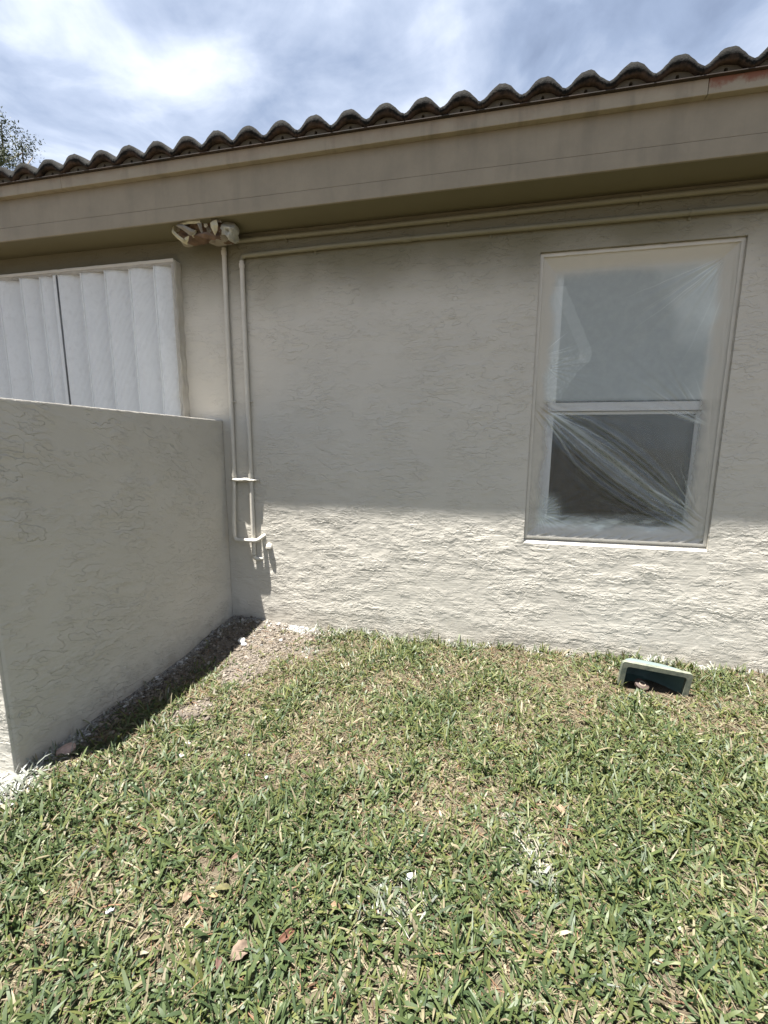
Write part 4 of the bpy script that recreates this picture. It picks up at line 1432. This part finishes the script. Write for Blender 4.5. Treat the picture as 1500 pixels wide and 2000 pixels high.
def wrapped_light():
    root = tag(empty('wrapped_light', (-1.74, -0.125, SOF - 0.001)), 'eave light bundled in torn brown paper and tape under the soffit', 'wrapped light')
    # the hidden fitting: base plate and two lamp heads
    bm = bmesh.new(); tube(bm, [(0, 0, 0.0), (0, 0, -0.02)], 0.05, 16)
    from_bm('base_plate', bm, M['white_metal'], root)
    kr, be, cr_ = M['kraft'], M['beige_paper'], M['cream']
    crumple('paper_wrap', (-0.085, -0.005, -0.03), 0.125, 0.085, 0.082, [kr, be, cr_], root, 3)
    crumple('paper_wrap', (0.075, 0.0, -0.04), 0.110, 0.078, 0.082, [kr, be], root, 8)
    crumple('film_scrap', (0.165, -0.015, -0.045), 0.066, 0.062, 0.056, [M['film_scrap']], root, 12, 26, 4)
    crumple('paper_wrap', (-0.175, 0.005, -0.022), 0.060, 0.062, 0.058, [be, kr], root, 5, 20, 4, 4)
    y = -0.085
    flap('paper_flap', [((-0.225, y + 0.03, -0.004), (-0.205, y + 0.02, -0.002)), ((-0.215, y + 0.01, -0.045), (-0.192, y, -0.04)), ((-0.175, y, -0.085), (-0.152, y - 0.01, -0.075)), ((-0.130, y, -0.118), (-0.118, y - 0.01, -0.098)), ((-0.112, y + 0.02, -0.124), (-0.108, y + 0.01, -0.108))], M['cream'], root, curl=0.01)
    flap('paper_flap', [((-0.170, y - 0.01, -0.018), (-0.135, y - 0.01, -0.004)), ((-0.115, y - 0.03, -0.050), (-0.085, y - 0.03, -0.034)), ((-0.065, y - 0.025, -0.088), (-0.035, y - 0.025, -0.060)), ((-0.050, y - 0.02, -0.092), (-0.020, y - 0.02, -0.070))], M['beige_paper'], root)
    flap('paper_flap', [((-0.135, y - 0.012, -0.006), (-0.13, y - 0.012, -0.018)), ((-0.06, y - 0.025, -0.004), (-0.06, y - 0.02, -0.022)), ((0.015, y - 0.02, -0.006), (0.015, y - 0.02, -0.026))], M['cream'], root, curl=0.004)
    flap('paper_flap', [((-0.012, y - 0.018, -0.018), (0.02, y - 0.018, -0.016)), ((0.005, y - 0.022, -0.055), (0.024, y - 0.02, -0.05)), ((0.018, y - 0.015, -0.09), (0.024, y - 0.012, -0.086))], M['beige_paper'], root)
    flap('tape_strip', [((0.083, y - 0.02, -0.028), (0.128, y - 0.02, -0.014)), ((0.092, y - 0.03, -0.062), (0.142, y - 0.03, -0.052)), ((0.106, y - 0.022, -0.094), (0.132, y - 0.022, -0.078)), ((0.112, y - 0.018, -0.104), (0.120, y - 0.018, -0.092))], M['cream'], root)
    flap('paper_flap', [((0.075, y, -0.002), (0.135, y, -0.002)), ((0.09, y - 0.018, -0.025), (0.155, y - 0.005, -0.024))], M['beige_paper'], root)
    flap('paper_flap', [((-0.112, y - 0.012, -0.096), (-0.07, y - 0.02, -0.09)), ((-0.104, y - 0.006, -0.112), (-0.085, y - 0.01, -0.112)), ((-0.112, y, -0.126), (-0.106, y, -0.126))], M['cream'], root)
    flap('paper_flap', [((-0.03, y - 0.010, -0.085), (0.02, y - 0.014, -0.076)), ((0.03, y - 0.02, -0.112), (0.06, y - 0.024, -0.080)), ((0.10, y + 0.0, -0.124), (0.11, y - 0.01, -0.100))], M['kraft'], root)


wrapped_light()

# ------------------------------------------------------------------ green valve box on its side
M['green_plastic'] = plain('faded_green_plastic', (0.05, 0.085, 0.075), rough=0.6, var=0.18, vscale=14, bump=0.1, bscale=70)


def box_mat():
    mt, n, l, p, out = new_mat('green_plastic_with_overspray')
    t = N(n, 'ShaderNodeTexCoord')
    nz = N(n, 'ShaderNodeTexNoise', i_Scale=22.0, i_Detail=5.0, i_Roughness=0.6); l.new(t.outputs['Object'], nz.inputs['Vector'])
    a = N(n, 'ShaderNodeAttribute', attribute_name='spray')
    f = n.new('ShaderNodeMapRange'); f.inputs['From Min'].default_value = 0.35; f.inputs['From Max'].default_value = 0.65
    l.new(math_node(n, l, 'MULTIPLY_ADD', math_node(n, l, 'SUBTRACT', nz.outputs[0], 0.5), 0.5, a.outputs['Fac']), f.inputs['Value'])
    g = ramp(n, [(0.3, (0.06, 0.10, 0.09)), (0.7, (0.10, 0.155, 0.14))]); l.new(nz.outputs[0], g.inputs[0])
    mx = N(n, 'ShaderNodeMix', data_type='RGBA'); l.new(f.outputs[0], mx.inputs[0]); l.new(g.outputs[0], mx.inputs[6]); mx.inputs[7].default_value = (0.115, 0.150, 0.147, 1)
    l.new(mx.outputs[2], p.inputs['Base Color']); p.inputs['Roughness'].default_value = 0.5
    return mt


M['valve_box'] = box_mat()
M['rim'] = plain('weathered_rim_plastic', (0.10, 0.12, 0.095), rough=0.65, var=0.25, vscale=26, col2=(0.17, 0.175, 0.13))


def rrect(w_, h_, r, n_=5):
    pts = []
    for cx, cz, a0 in ((w_ / 2 - r, h_ / 2 - r, 0), (-w_ / 2 + r, h_ / 2 - r, 90), (-w_ / 2 + r, -h_ / 2 + r, 180), (w_ / 2 - r, -h_ / 2 + r, 270)):
        for i in range(n_ + 1):
            a = math.radians(a0 + 90 * i / n_)
            pts.append((cx + r * math.cos(a), cz + r * math.sin(a)))
    return pts


def valve_box():
    root = tag(empty('valve_box', (1.028, -0.365, 0.004)), 'open green plastic valve box lying on its side in the grass by the house', 'valve box')
    W, Hh = 0.335, 0.185
    secs = [(0.0, W, Hh, 0.018, 0, 0), (0.04, W * 0.92, Hh * 0.94, 0.035, -0.006, 0.002), (0.085, W * 0.78, Hh * 0.84, 0.05, -0.018, -0.004), (0.130, W * 0.60, Hh * 0.70, 0.05, -0.030, -0.012), (0.152, W * 0.42, Hh * 0.50, 0.04, -0.036, -0.020)]

    def body(inset, name, mat, close):
        bm = bmesh.new()
        sl = bm.verts.layers.float.new('spray')
        rings = []
        for (yy, ww, hh, r, ox, oz) in secs:
            ring = []
            for x, z in rrect(ww - 2 * inset, hh - 2 * inset, max(0.006, r - inset)):
                v = bm.verts.new((x + ox, yy - (inset if yy > 0 else 0), z + oz))
                v[sl] = 0.95 if z > hh * 0.36 else (0.35 if z > 0 else 0.05)
                ring.append(v)
            rings.append(ring)
        k = len(rings[0])
        for A, B in zip(rings, rings[1:]):
            for i in range(k):
                bm.faces.new((A[i], A[(i + 1) % k], B[(i + 1) % k], B[i]))
        bm.faces.new(rings[-1])
        bmesh.ops.recalc_face_normals(bm, faces=bm.faces)
        if close: bmesh.ops.reverse_faces(bm, faces=bm.faces)
        me = bpy.data.meshes.new(name); bm.to_mesh(me); bm.free()
        return shade_smooth(link(name, me, mat, root), 50)
    b1 = body(0.0, 'shell', M['valve_box'], False)
    b2 = body(0.009, 'inner_shell', M['green_plastic'], True)
    # rim closing the lip
    bm = bmesh.new()
    o = rrect(W + 0.012, Hh + 0.012, 0.016); i = rrect(W - 0.040, Hh - 0.040, 0.014)
    fo = [bm.verts.new((x, -0.012, z)) for x, z in o]; fi = [bm.verts.new((x, -0.012, z)) for x, z in i]
    bo = [bm.verts.new((x, 0.010, z)) for x, z in o]; bi = [bm.verts.new((x, 0.010, z)) for x, z in i]
    k = len(o)
    for a in range(k):
        b = (a + 1) % k
        bm.faces.new((fo[a], fo[b], fi[b], fi[a])); bm.faces.new((bo[b], bo[a], bi[a], bi[b]))
        bm.faces.new((fo[b], fo[a], bo[a], bo[b])); bm.faces.new((fi[a], fi[b], bi[b], bi[a]))
    r = shade_smooth(from_bm('rim', bm, M['rim'], root), 40)
    for o_ in (b1, b2, r):
        o_.location = (0, 0, 0.052)
    root.rotation_euler = (math.radians(4), math.radians(4.5), math.radians(-3))
    return root


valve_box()
M['brown_cap'] = plain('brown_cap', (0.05, 0.032, 0.026), rough=0.7, var=0.2, vscale=30)
M['cream_ring'] = plain('cream_ring', (0.18, 0.145, 0.11), rough=0.7)


def disc_cap():
    root = tag(empty('round_cap', (0.975, -0.360, 0.022)), 'small round brown cap with a cream ring lying in the valve box mouth', 'cap')
    bm = bmesh.new(); tube(bm, [(0, 0, 0), (0, 0, 0.003), (0, 0, 0.016), (0, 0, 0.019)], [0.034, 0.037, 0.037, 0.033], 24)
    shade_smooth(from_bm('cap_body', bm, M['brown_cap'], root))
    bm = bmesh.new()
    A = [[bm.verts.new((r * math.cos(a), r * math.sin(a), z)) for a in [2 * PI * k / 20 for k in range(20)]] for r, z in ((0.012, 0.0192), (0.0135, 0.0225), (0.0175, 0.0225), (0.019, 0.0192))]
    for P_, Q in zip(A, A[1:]):
        for k in range(20):
            bm.faces.new((P_[k], P_[(k + 1) % 20], Q[(k + 1) % 20], Q[k]))
    from_bm('ring', bm, M['cream_ring'], root, smooth=True)
    root.rotation_euler = (math.radians(24), math.radians(4), 0.3)


disc_cap()

# ------------------------------------------------------------------ lawn
PAINT = np.array([0.43, 0.43, 0.415])


def blades(n, x, y, az, length, width, pitch, droop, col, segs=3, blunt=0.55, zoff=0.0):
    """flat tapered blades; returns V, F, C"""
    nv = segs * 2 + 1
    dirx, diry = np.cos(az), np.sin(az)
    z0 = ground_z(x, y) + zoff
    V = np.zeros((n, nv, 3)); 
    px, py, pz = x.copy(), y.copy(), z0.copy()
    th = pitch.copy()
    roll = RNG.normal(0, 0.5, n)
    for s in range(segs + 1):
        t = s / segs
        wd = width * (1 if t < 0.01 else (1.0 - (1 - blunt) * t ** 1.5)) * 0.5
        if s == 0: wd = wd * 0.75
        sx = -diry * np.cos(roll); sy = dirx * np.cos(roll); sz = np.sin(roll)
        if s < segs:
            V[:, 2 * s, 0] = px + sx * wd; V[:, 2 * s, 1] = py + sy * wd; V[:, 2 * s, 2] = pz + sz * wd
            V[:, 2 * s + 1, 0] = px - sx * wd; V[:, 2 * s + 1, 1] = py - sy * wd; V[:, 2 * s + 1, 2] = pz - sz * wd
        else:
            V[:, nv - 1, 0] = px; V[:, nv - 1, 1] = py; V[:, nv - 1, 2] = pz
        L = length / segs if s < segs - 1 else length / segs * 0.75
        px = px + dirx * np.cos(th) * L; py = py + diry * np.cos(th) * L; pz = pz + np.sin(th) * L
        th = th - droop / segs
    # keep out of the soil
    g = ground_z(V[:, :, 0], V[:, :, 1])
    V[:, :, 2] = np.maximum(V[:, :, 2], g + 0.001)
    base = (np.arange(n) * nv)[:, None]
    quads = np.concatenate([base + np.array([[2 * s, 2 * s + 1, 2 * s + 3, 2 * s + 2]]) for s in range(segs - 1)], 0)
    tris = base + np.array([[2 * (segs - 1), 2 * (segs - 1) + 1, nv - 1]])
    C = np.repeat(col[:, None, :], nv, 1)
    return V.reshape(-1, 3), [quads, tris], C.reshape(-1, 3)


def keep_lawn(x, y):
    ok = (y < -0.012)
    inside = (x > HW_X - 0.17) & (x < HW_X + 0.012) & (y > -HW_L - 0.012)
    bx = (np.abs(x - 1.028) < 0.150) & (y > -0.40) & (y < -0.16)
    return ok & ~inside & ~bx


def scatter(area, dens, near=True):
    x0, x1, y0, y1 = area
    n = int((x1 - x0) * (y1 - y0) * dens)
    x = RNG.uniform(x0, x1, n); y = RNG.uniform(y0, y1, n)
    return x, y


def lushness(x, y):
    """0 = thin and dry, 1 = thick and green"""
    a = fbm(x * 1.9 + 3, y * 1.9, 201, 3)
    b = fbm(x * 5.5, y * 5.5, 202, 3)
    l = 0.55 * a + 0.45 * b
    l = sstep(0.34, 0.62, l)
    l = l * (0.45 + 0.55 * sstep(-1.35, -0.2, x + 0.35 * (y + 1.0) * -1 + 0.4))  # drier towards the corner
    near = sstep(-1.2, -1.9, y)
    return np.clip(l + 0.35 * near, 0, 1)


AREA = (-3.5, 3.1, -3.3, 0.0)


def in_reach(x, y):
    """1 where the lawn shows large, fewer blades further aside"""
    hw_l = -1.05 + (y + 2.2) * -0.42 - 0.45
    hw_r = 0.75 + (y + 2.2) * 0.55 + 0.45
    ok = (x > hw_l) & (x < hw_r) & (y > -2.55)
    return np.where(ok, 1.0, 0.42)


# tufts of broad St Augustine blades
tx, ty = scatter(AREA, 3900)
kq = RNG.random(len(tx)) < in_reach(tx, ty)
tx, ty = tx[kq], ty[kq]
bm_ = bare_mask(tx, ty); lu = lushness(tx, ty)
keep = keep_lawn(tx, ty) & (RNG.random(len(tx)) < (1 - bm_ * 0.97) * (0.42 + 0.58 * lu))
tx, ty = tx[keep], ty[keep]
nt_ = len(tx)
k = RNG.integers(3, 7, nt_)
rep = np.repeat(np.arange(nt_), k)
taz = RNG.uniform(0, 2 * PI, nt_)
n = len(rep)
az = taz[rep] + np.where(RNG.random(n) < 0.5, 0, PI) + RNG.normal(0, 0.75, n)
bx_ = tx[rep] + RNG.normal(0, 0.010, n); by_ = ty[rep] + RNG.normal(0, 0.010, n)
kk = keep_lawn(bx_, by_)
az, bx_, by_ = az[kk], bx_[kk], by_[kk]; n = len(az)
lu = lushness(bx_, by_)
edge = (by_ > -0.07) | ((bx_ - HW_X < 0.06) & (bx_ > HW_X) & (by_ > -HW_L))
length = RNG.gamma(4, 0.0104, n) * (0.72 + 0.38 * lu); length = np.clip(length, 0.014, 0.105)
width = RNG.gamma(10, 0.00074, n).clip(0.003, 0.0135)
length = np.where(edge & (RNG.random(n) < 0.35), length * 1.5, length)
pitch = np.radians(np.where(edge, RNG.normal(58, 16, n), RNG.normal(38, 20, n)).clip(2, 82))
droop = RNG.normal(0.7, 0.5, n)
v = RNG.random(n)[:, None]
hue = RNG.random(n)[:, None]
g_dark = np.array([0.030, 0.050, 0.022]); g_mid = np.array([0.074, 0.097, 0.034]); g_yel = np.array([0.132, 0.136, 0.043]); straw = np.array([0.19, 0.165, 0.105])
col = g_dark * (1 - v) + g_mid * v
warm = sstep(-2.1, -0.9, by_ + 0.25 * bx_)
yel = (RNG.random(n) < (0.24 + 0.25 * (1 - lu) + 0.30 * warm))[:, None]
col = np.where(yel, col * (1 - hue * 0.8) + g_yel * hue * 0.8, col)
dead = (RNG.random(n) < (0.06 + 0.20 * (1 - lu)))[:, None]
col = np.where(dead, straw * (0.6 + 0.6 * v), col)
pm = paint_mask(bx_, by_)
far_from_wall = (by_ < -0.5) & (bx_ > -1.3)
pf = np.clip(sstep(0.35, 0.75, pm + RNG.normal(0, 0.2, n)), 0, 1)[:, None] * np.where(far_from_wall, RNG.uniform(0.02, 0.42, n), RNG.uniform(0.1, 0.9, n))[:, None]
col = col * (1 - pf) + PAINT * pf
Vb, Fb, Cb = blades(n, bx_, by_, az, length, width, pitch, droop, col)
# tips and bases differ a little
tag(np_mesh('grass', Vb, Fb, M['grass'], smooth=True, colors=Cb), kind='stuff')

# dry runners and thatch lying flat between them
x, y = scatter(AREA, 9000)
kq = RNG.random(len(x)) < in_reach(x, y)
x, y = x[kq], y[kq]
bmk = bare_mask(x, y)
kp = keep_lawn(x, y) & (RNG.random(len(x)) < (1 - 0.80 * bmk) * (1 - 0.35 * lushness(x, y)))
x, y = x[kp], y[kp]; n = len(x)
az = RNG.uniform(0, 2 * PI, n)
length = RNG.gamma(6, 0.008, n).clip(0.015, 0.11)
width = RNG.normal(0.0028, 0.0009, n).clip(0.0012, 0.006)
pitch = np.radians(RNG.normal(9, 10, n).clip(-2, 50)); droop = RNG.normal(0.3, 0.3, n)
v = RNG.random(n)[:, None]
col = np.array([0.085, 0.068, 0.044]) * (1 - v) + np.array([0.19, 0.165, 0.108]) * v
brown = (RNG.random(n) < 0.18)[:, None]
col = np.where(brown, np.array([0.13, 0.075, 0.045]) * (0.7 + 0.6 * v), col)
pf = np.clip(sstep(0.35, 0.75, paint_mask(x, y) + RNG.normal(0, 0.13, n)), 0, 1)[:, None] * 0.9
col = col * (1 - pf) + PAINT * pf
Vb, Fb, Cb = blades(n, x, y, az, length, width, pitch, droop, col, segs=2, blunt=0.7, zoff=0.003)
tag(np_mesh('dry_grass', Vb, Fb, M['thatch'], smooth=True, colors=Cb), kind='stuff')


# clods and crumbs of soil in the bare strip and along the wall foot
def clods():
    bm = bmesh.new(); bmesh.ops.create_icosphere(bm, subdivisions=1, radius=1)
    bv = np.array([v.co[:] for v in bm.verts]); bf = np.array([[v.index for v in f.verts] for f in bm.faces]); bm.free()
    x1, y1 = scatter((HW_X, -0.9, -1.7, 0.0), 11000)
    x2, y2 = scatter((-1.2, 3.0, -0.13, 0.0), 1400)
    x = np.concatenate([x1, x2]); y = np.concatenate([y1, y2])
    msk = np.maximum(bare_mask(x, y), 0.55 * sstep(0.4, 0.8, paint_mask(x, y)))
    kp = (RNG.random(len(x)) < msk ** 1.5) & keep_lawn(x, y)
    x, y = x[kp], y[kp]; n = len(x)
    s = RNG.gamma(1.6, 0.0022, n).clip(0.0012, 0.013)
    jit = 1 + RNG.normal(0, 0.34, (n, len(bv), 1)).clip(-0.7, 0.9)
    sq = np.stack([RNG.uniform(0.7, 1.4, n), RNG.uniform(0.7, 1.4, n), RNG.uniform(0.5, 0.9, n)], 1)
    a = RNG.uniform(0, 2 * PI, n)
    P = bv[None] * jit * s[:, None, None] * sq[:, None, :]
    ca, sa = np.cos(a)[:, None], np.sin(a)[:, None]
    X = P[:, :, 0] * ca - P[:, :, 1] * sa + x[:, None]; Y = P[:, :, 0] * sa + P[:, :, 1] * ca + y[:, None]
    Z = P[:, :, 2] + (ground_z(x, y) + s * 0.25)[:, None]
    V = np.stack([X, Y, Z], 2).reshape(-1, 3)
    F = (bf[None] + (np.arange(n) * len(bv))[:, None, None]).reshape(-1, 3)
    v = RNG.random(n)[:, None]
    col = np.array([0.045, 0.037, 0.03]) * (1 - v) + np.array([0.20, 0.175, 0.145]) * v
    pf = np.clip(sstep(0.3, 0.75, paint_mask(x, y) + RNG.normal(0, 0.2, n)), 0, 1)[:, None] * RNG.uniform(0.2, 0.95, (n, 1))
    col = col * (1 - pf) + PAINT * pf
    C = np.repeat(col[:, None], len(bv), 1).reshape(-1, 3)
    tag(np_mesh('gravel', V, F, M['clods'], colors=C), kind='stuff')


clods()


# ------------------------------------------------------------------ stones, leaves, chips lying in the grass
def gz(x, y): return float(ground_z(np.array([x]), np.array([y]))[0])


def stone(x, y, r, label, col, seed, flat=0.65, name='stone'):
    bm = bmesh.new(); bmesh.ops.create_icosphere(bm, subdivisions=3, radius=1)
    for v_ in bm.verts:
        d = v_.co.copy()
        f = 1 + 0.28 * mnoise.noise(d * 1.3 + Vector((seed, 0, 0))) + 0.08 * mnoise.noise(d * 4 + Vector((0, seed, 0)))
        v_.co = Vector((d.x * r * 1.25, d.y * r, d.z * r * flat)) * f
    o = from_bm(name, bm, plain(name + '_surface', col, rough=0.9, var=0.22, vscale=40, bump=0.5, bscale=90), None, smooth=True)
    o.location = (x, y, gz(x, y) + r * flat * 0.35); o.rotation_euler = (0.1, -0.1, seed)
    return tag(o, label, 'stone', 'loose stones by the wing wall')


stone(-1.708, -1.462, 0.030, 'pinkish brown stone at the foot of the wing wall near its free end', (0.34, 0.24, 0.20), 1.1)
stone(-1.512, -0.345, 0.026, 'white paint speckled lump of mortar at the edge of the bare corner soil', (0.50, 0.49, 0.46), 2.3, 0.8)
stone(-1.475, -0.375, 0.016, 'smaller pale lump right of the white mortar lump', (0.47, 0.46, 0.43), 3.9, 0.8)
stone(-1.575, -0.62, 0.015, 'grey pebble in the shaded bare soil', (0.25, 0.23, 0.20), 5.2, 0.7)
stone(-1.22, -1.30, 0.018, 'chalky white pebble among thin grass left of centre', (0.52, 0.50, 0.47), 6.1, 0.6)
stone(-1.20, -1.38, 0.015, 'second chalky pebble just in front of the first', (0.52, 0.50, 0.47), 7.4, 0.6)


def leaf(x, y, L_, W_, rot, col, label, curl=0.6, tilt=(0.15, 0.1), seed=0, lift=0.030, name='fallen_leaf', cat='leaf', group='dry leaves on the lawn'):
    """curled leaf blade with a midrib fold and ragged edge"""
    L, W = L_ * 0.80, W_ * 0.70
    bm = bmesh.new()
    n_, rnd = 10, random.Random(seed)
    rows = []
    for i in range(n_ + 1):
        t = i / n_
        wd = W / 2 * math.sin(PI * min(1, t * 0.94 + 0.03)) ** 0.75 * (1 + rnd.uniform(-0.12, 0.12))
        xx = (t - 0.5) * L
        zz = -curl * L * (t - 0.5) ** 2
        rows.append([bm.verts.new((xx, s * wd, zz + curl * 0.55 * W * (abs(s) ** 1.6) * 0.6 + rnd.uniform(-0.001, 0.001))) for s in (-1, -0.5, 0, 0.5, 1)])
    for A, B in zip(rows, rows[1:]):
        for q in range(4):
            bm.faces.new((A[q], A[q + 1], B[q + 1], B[q]))
    mt = plain(name + '_dry', tuple(c * 0.30 for c in col), rough=0.8, var=0.35, vscale=60)
    o = from_bm(name, bm, mt, None, smooth=True)
    s = o.modifiers.new('thick', 'SOLIDIFY'); s.thickness = 0.0008
    bm = bmesh.new(); tube(bm, [(-L * 0.52, 0, -curl * L * 0.26), (-L * 0.75, 0.004, -curl * L * 0.30)], [0.0012, 0.0008], 6)
    from_bm('leaf_stalk', bm, mt, o)
    o.location = (x, y, gz(x, y) + lift * 0.48); o.rotation_euler = (tilt[0], tilt[1], rot)
    return tag(o, label, cat, group)


leaf(-0.555, -1.975, 0.072, 0.055, 1.2, (0.40, 0.29, 0.21), 'largest pale tan leaf lying in the near grass', seed=1, tilt=(0.25, 0.2), lift=0.045)
leaf(-0.600, -2.005, 0.045, 0.022, 2.0, (0.20, 0.10, 0.075), 'purplish brown leaf scrap touching the largest tan leaf', seed=2, lift=0.035)
leaf(-0.448, -1.92, 0.075, 0.026, 0.95, (0.24, 0.10, 0.055), 'narrow reddish brown curled leaf', seed=3, curl=0.9, tilt=(0.5, 0.1), lift=0.042)
leaf(-0.342, -1.823, 0.040, 0.028, 0.2, (0.52, 0.33, 0.19), 'small folded orange tan leaf right of the reddish one', seed=4, curl=1.2, lift=0.050)
leaf(-0.784, -1.885, 0.045, 0.034, 1.7, (0.43, 0.30, 0.20), 'small round tan leaf far left in the near grass', seed=5, lift=0.044)
leaf(-0.690, -1.842, 0.062, 0.024, 0.35, (0.22, 0.20, 0.07), 'long olive and yellow leaf beside the round tan one', seed=6, curl=0.5, lift=0.046)
leaf(-0.705, -1.868, 0.030, 0.016, 0.3, (0.55, 0.40, 0.20), 'tiny yellow leaf scrap below the olive leaf', seed=7, lift=0.042)
leaf(-0.700, -1.745, 0.062, 0.024, 1.25, (0.42, 0.27, 0.19), 'slim tan leaf standing half upright behind the olive leaf', seed=8, tilt=(0.6, 0.5), lift=0.046)
leaf(0.364, -1.317, 0.060, 0.046, 2.0, (0.50, 0.34, 0.22), 'orange tan leaf in the grass right of centre', seed=9, lift=0.038)
leaf(-0.440, -0.352, 0.050, 0.040, 0.4, (0.56, 0.44, 0.33), 'pale pinkish leaf near the house wall', seed=10, lift=0.040)
leaf(-0.565, -0.375, 0.045, 0.020, 0.2, (0.36, 0.10, 0.04), 'rusty red leaf scrap near the house wall', seed=11, lift=0.034)
leaf(-0.36, -2.13, 0.062, 0.05, 0.2, (0.42, 0.33, 0.25), 'pale tan leaf half buried at the bottom of the picture', seed=12, lift=0.036)


def chip(x, y, L, W, rot, label, seed, lift=0.045):
    L, W, lift = L * 0.72, W * 0.72, lift * 0.7
    rnd = random.Random(seed)
    bm = bmesh.new()
    k = 9
    ring = []
    for i in range(k):
        a = 2 * PI * i / k
        r = rnd.uniform(0.65, 1.1)
        ring.append((L / 2 * r * math.cos(a), W / 2 * r * math.sin(a), rnd.uniform(-0.003, 0.003)))
    T = [bm.verts.new((x_, y_, z_ + 0.0015)) for x_, y_, z_ in ring]; B = [bm.verts.new((x_, y_, z_ - 0.0015)) for x_, y_, z_ in ring]
    bm.faces.new(T); bm.faces.new(B[::-1])
    for i in range(k):
        j = (i + 1) % k
        bm.faces.new((T[i], B[i], B[j], T[j]))
    o = from_bm('paint_chip', bm, M['chip'], None)
    o.location = (x, y, gz(x, y) + lift); o.rotation_euler = (rnd.uniform(-0.3, 0.3), rnd.uniform(-0.3, 0.3), rot)
    return tag(o, label, 'paint chip', 'white paint chips on the lawn')


M['chip'] = plain('white_paint_chip', (0.36, 0.37, 0.38), rough=0.6, var=0.05)
chip(-0.142, -1.699, 0.040, 0.026, 0.4, 'bright white paint chip beside the greyed grass patch', 1)
chip(-0.966, -1.974, 0.034, 0.018, 0.6, 'white paint chip at the left in the near grass', 2)
chip(-0.906, -1.320, 0.036, 0.014, 0.2, 'slim white paint chip in the thin grass left of centre', 3, 0.03)
chip(-0.772, -1.416, 0.026, 0.020, 1.2, 'small grey white paint chip right of the slim chip', 4, 0.03)


# ------------------------------------------------------------------ tree beyond the roof
def tree(x, y, H, spread, label, seed):
    root = tag(empty('oak_tree', (x, y, 0)), label, 'tree')
    rnd = random.Random(seed)
    bark = plain('oak_bark', (0.10, 0.085, 0.07), rough=0.95, var=0.25, vscale=12, bump=0.8, bscale=25)
    bm = bmesh.new()
    tips = []
    tube(bm, [(0, 0, 0), (0.1, 0.05, H * 0.18), (0.05, 0.1, H * 0.36), (0.2, 0, H * 0.55)], [0.32, 0.26, 0.22, 0.13], 12)
    starts = [(0.05, 0.08, H * 0.3), (0.05, 0.1, H * 0.36), (0.1, 0.06, H * 0.42), (0.15, 0.03, H * 0.48), (0.2, 0, H * 0.55)]
    for i in range(16):
        s = Vector(starts[i % 5])
        a = i * 2.4 + rnd.uniform(-0.3, 0.3)
        rad = spread * rnd.uniform(0.55, 1.0)
        e = Vector((math.cos(a) * rad, math.sin(a) * rad, H * rnd.uniform(0.55, 0.98) - 0.14 * rad))
        mid = s.lerp(e, 0.5) + Vector((rnd.uniform(-.3, .3), rnd.uniform(-.3, .3), 0.5))
        tube(bm, [s, mid, e], [0.11, 0.06, 0.015], 7)
        for q in range(7):
            t = rnd.uniform(0.35, 1.0)
            b = (s.lerp(mid, t * 2) if t < 0.5 else mid.lerp(e, t * 2 - 1))
            e2 = b + Vector((rnd.uniform(-1, 1), rnd.uniform(-1, 1), rnd.uniform(-0.4, 0.8))) * spread * 0.28
            tube(bm, [b, b.lerp(e2, 0.5) + Vector((0, 0, 0.1)), e2], [0.035, 0.02, 0.006], 5)
            tips.append((b, e2))
    from_bm('trunk', bm, bark, root, smooth=True)
    P = []
    for b, e2 in tips:
        for q in range(rnd.randint(4, 8)):
            c = b.lerp(e2, rnd.uniform(0.35, 1.1)) + Vector((rnd.gauss(0, .16), rnd.gauss(0, .16), rnd.gauss(0, .13)))
            P.append(c)
    P = np.array([p[:] for p in P])
    per = 130
    n = len(P) * per
    c = np.repeat(P, per, 0) + RNG.normal(0, 1, (n, 3)) * np.array([0.17, 0.17, 0.12])
    a = RNG.uniform(0, 2 * PI, n); el = RNG.uniform(-1.0, 1.0, n)
    d = np.stack([np.cos(a) * np.cos(el), np.sin(a) * np.cos(el), np.sin(el)], 1)
    u = np.cross(d, RNG.normal(0, 1, (n, 3))); u /= np.linalg.norm(u, axis=1)[:, None] + 1e-9
    L = RNG.uniform(0.026, 0.048, n)[:, None]; W = L * 0.42
    V = np.stack([c - d * L, c + u * W, c + d * L, c - u * W], 1).reshape(-1, 3)
    F = np.arange(n * 4).reshape(-1, 4)
    v_ = RNG.random(n)[:, None]
    col = np.array([0.014, 0.021, 0.010]) * (1 - v_) + np.array([0.045, 0.058, 0.026]) * v_
    o = np_mesh('crown', V, F, M['leafmat'], root, colors=np.repeat(col, 4, 0))
    return root


M['leafmat'] = vcol_mat('oak_leaves', 0.65, 0.2, 0.1)
tree(-16.3, 7.0, 12.4, 4.6, 'leafy oak tree rising beyond the left end of the roof', 4)
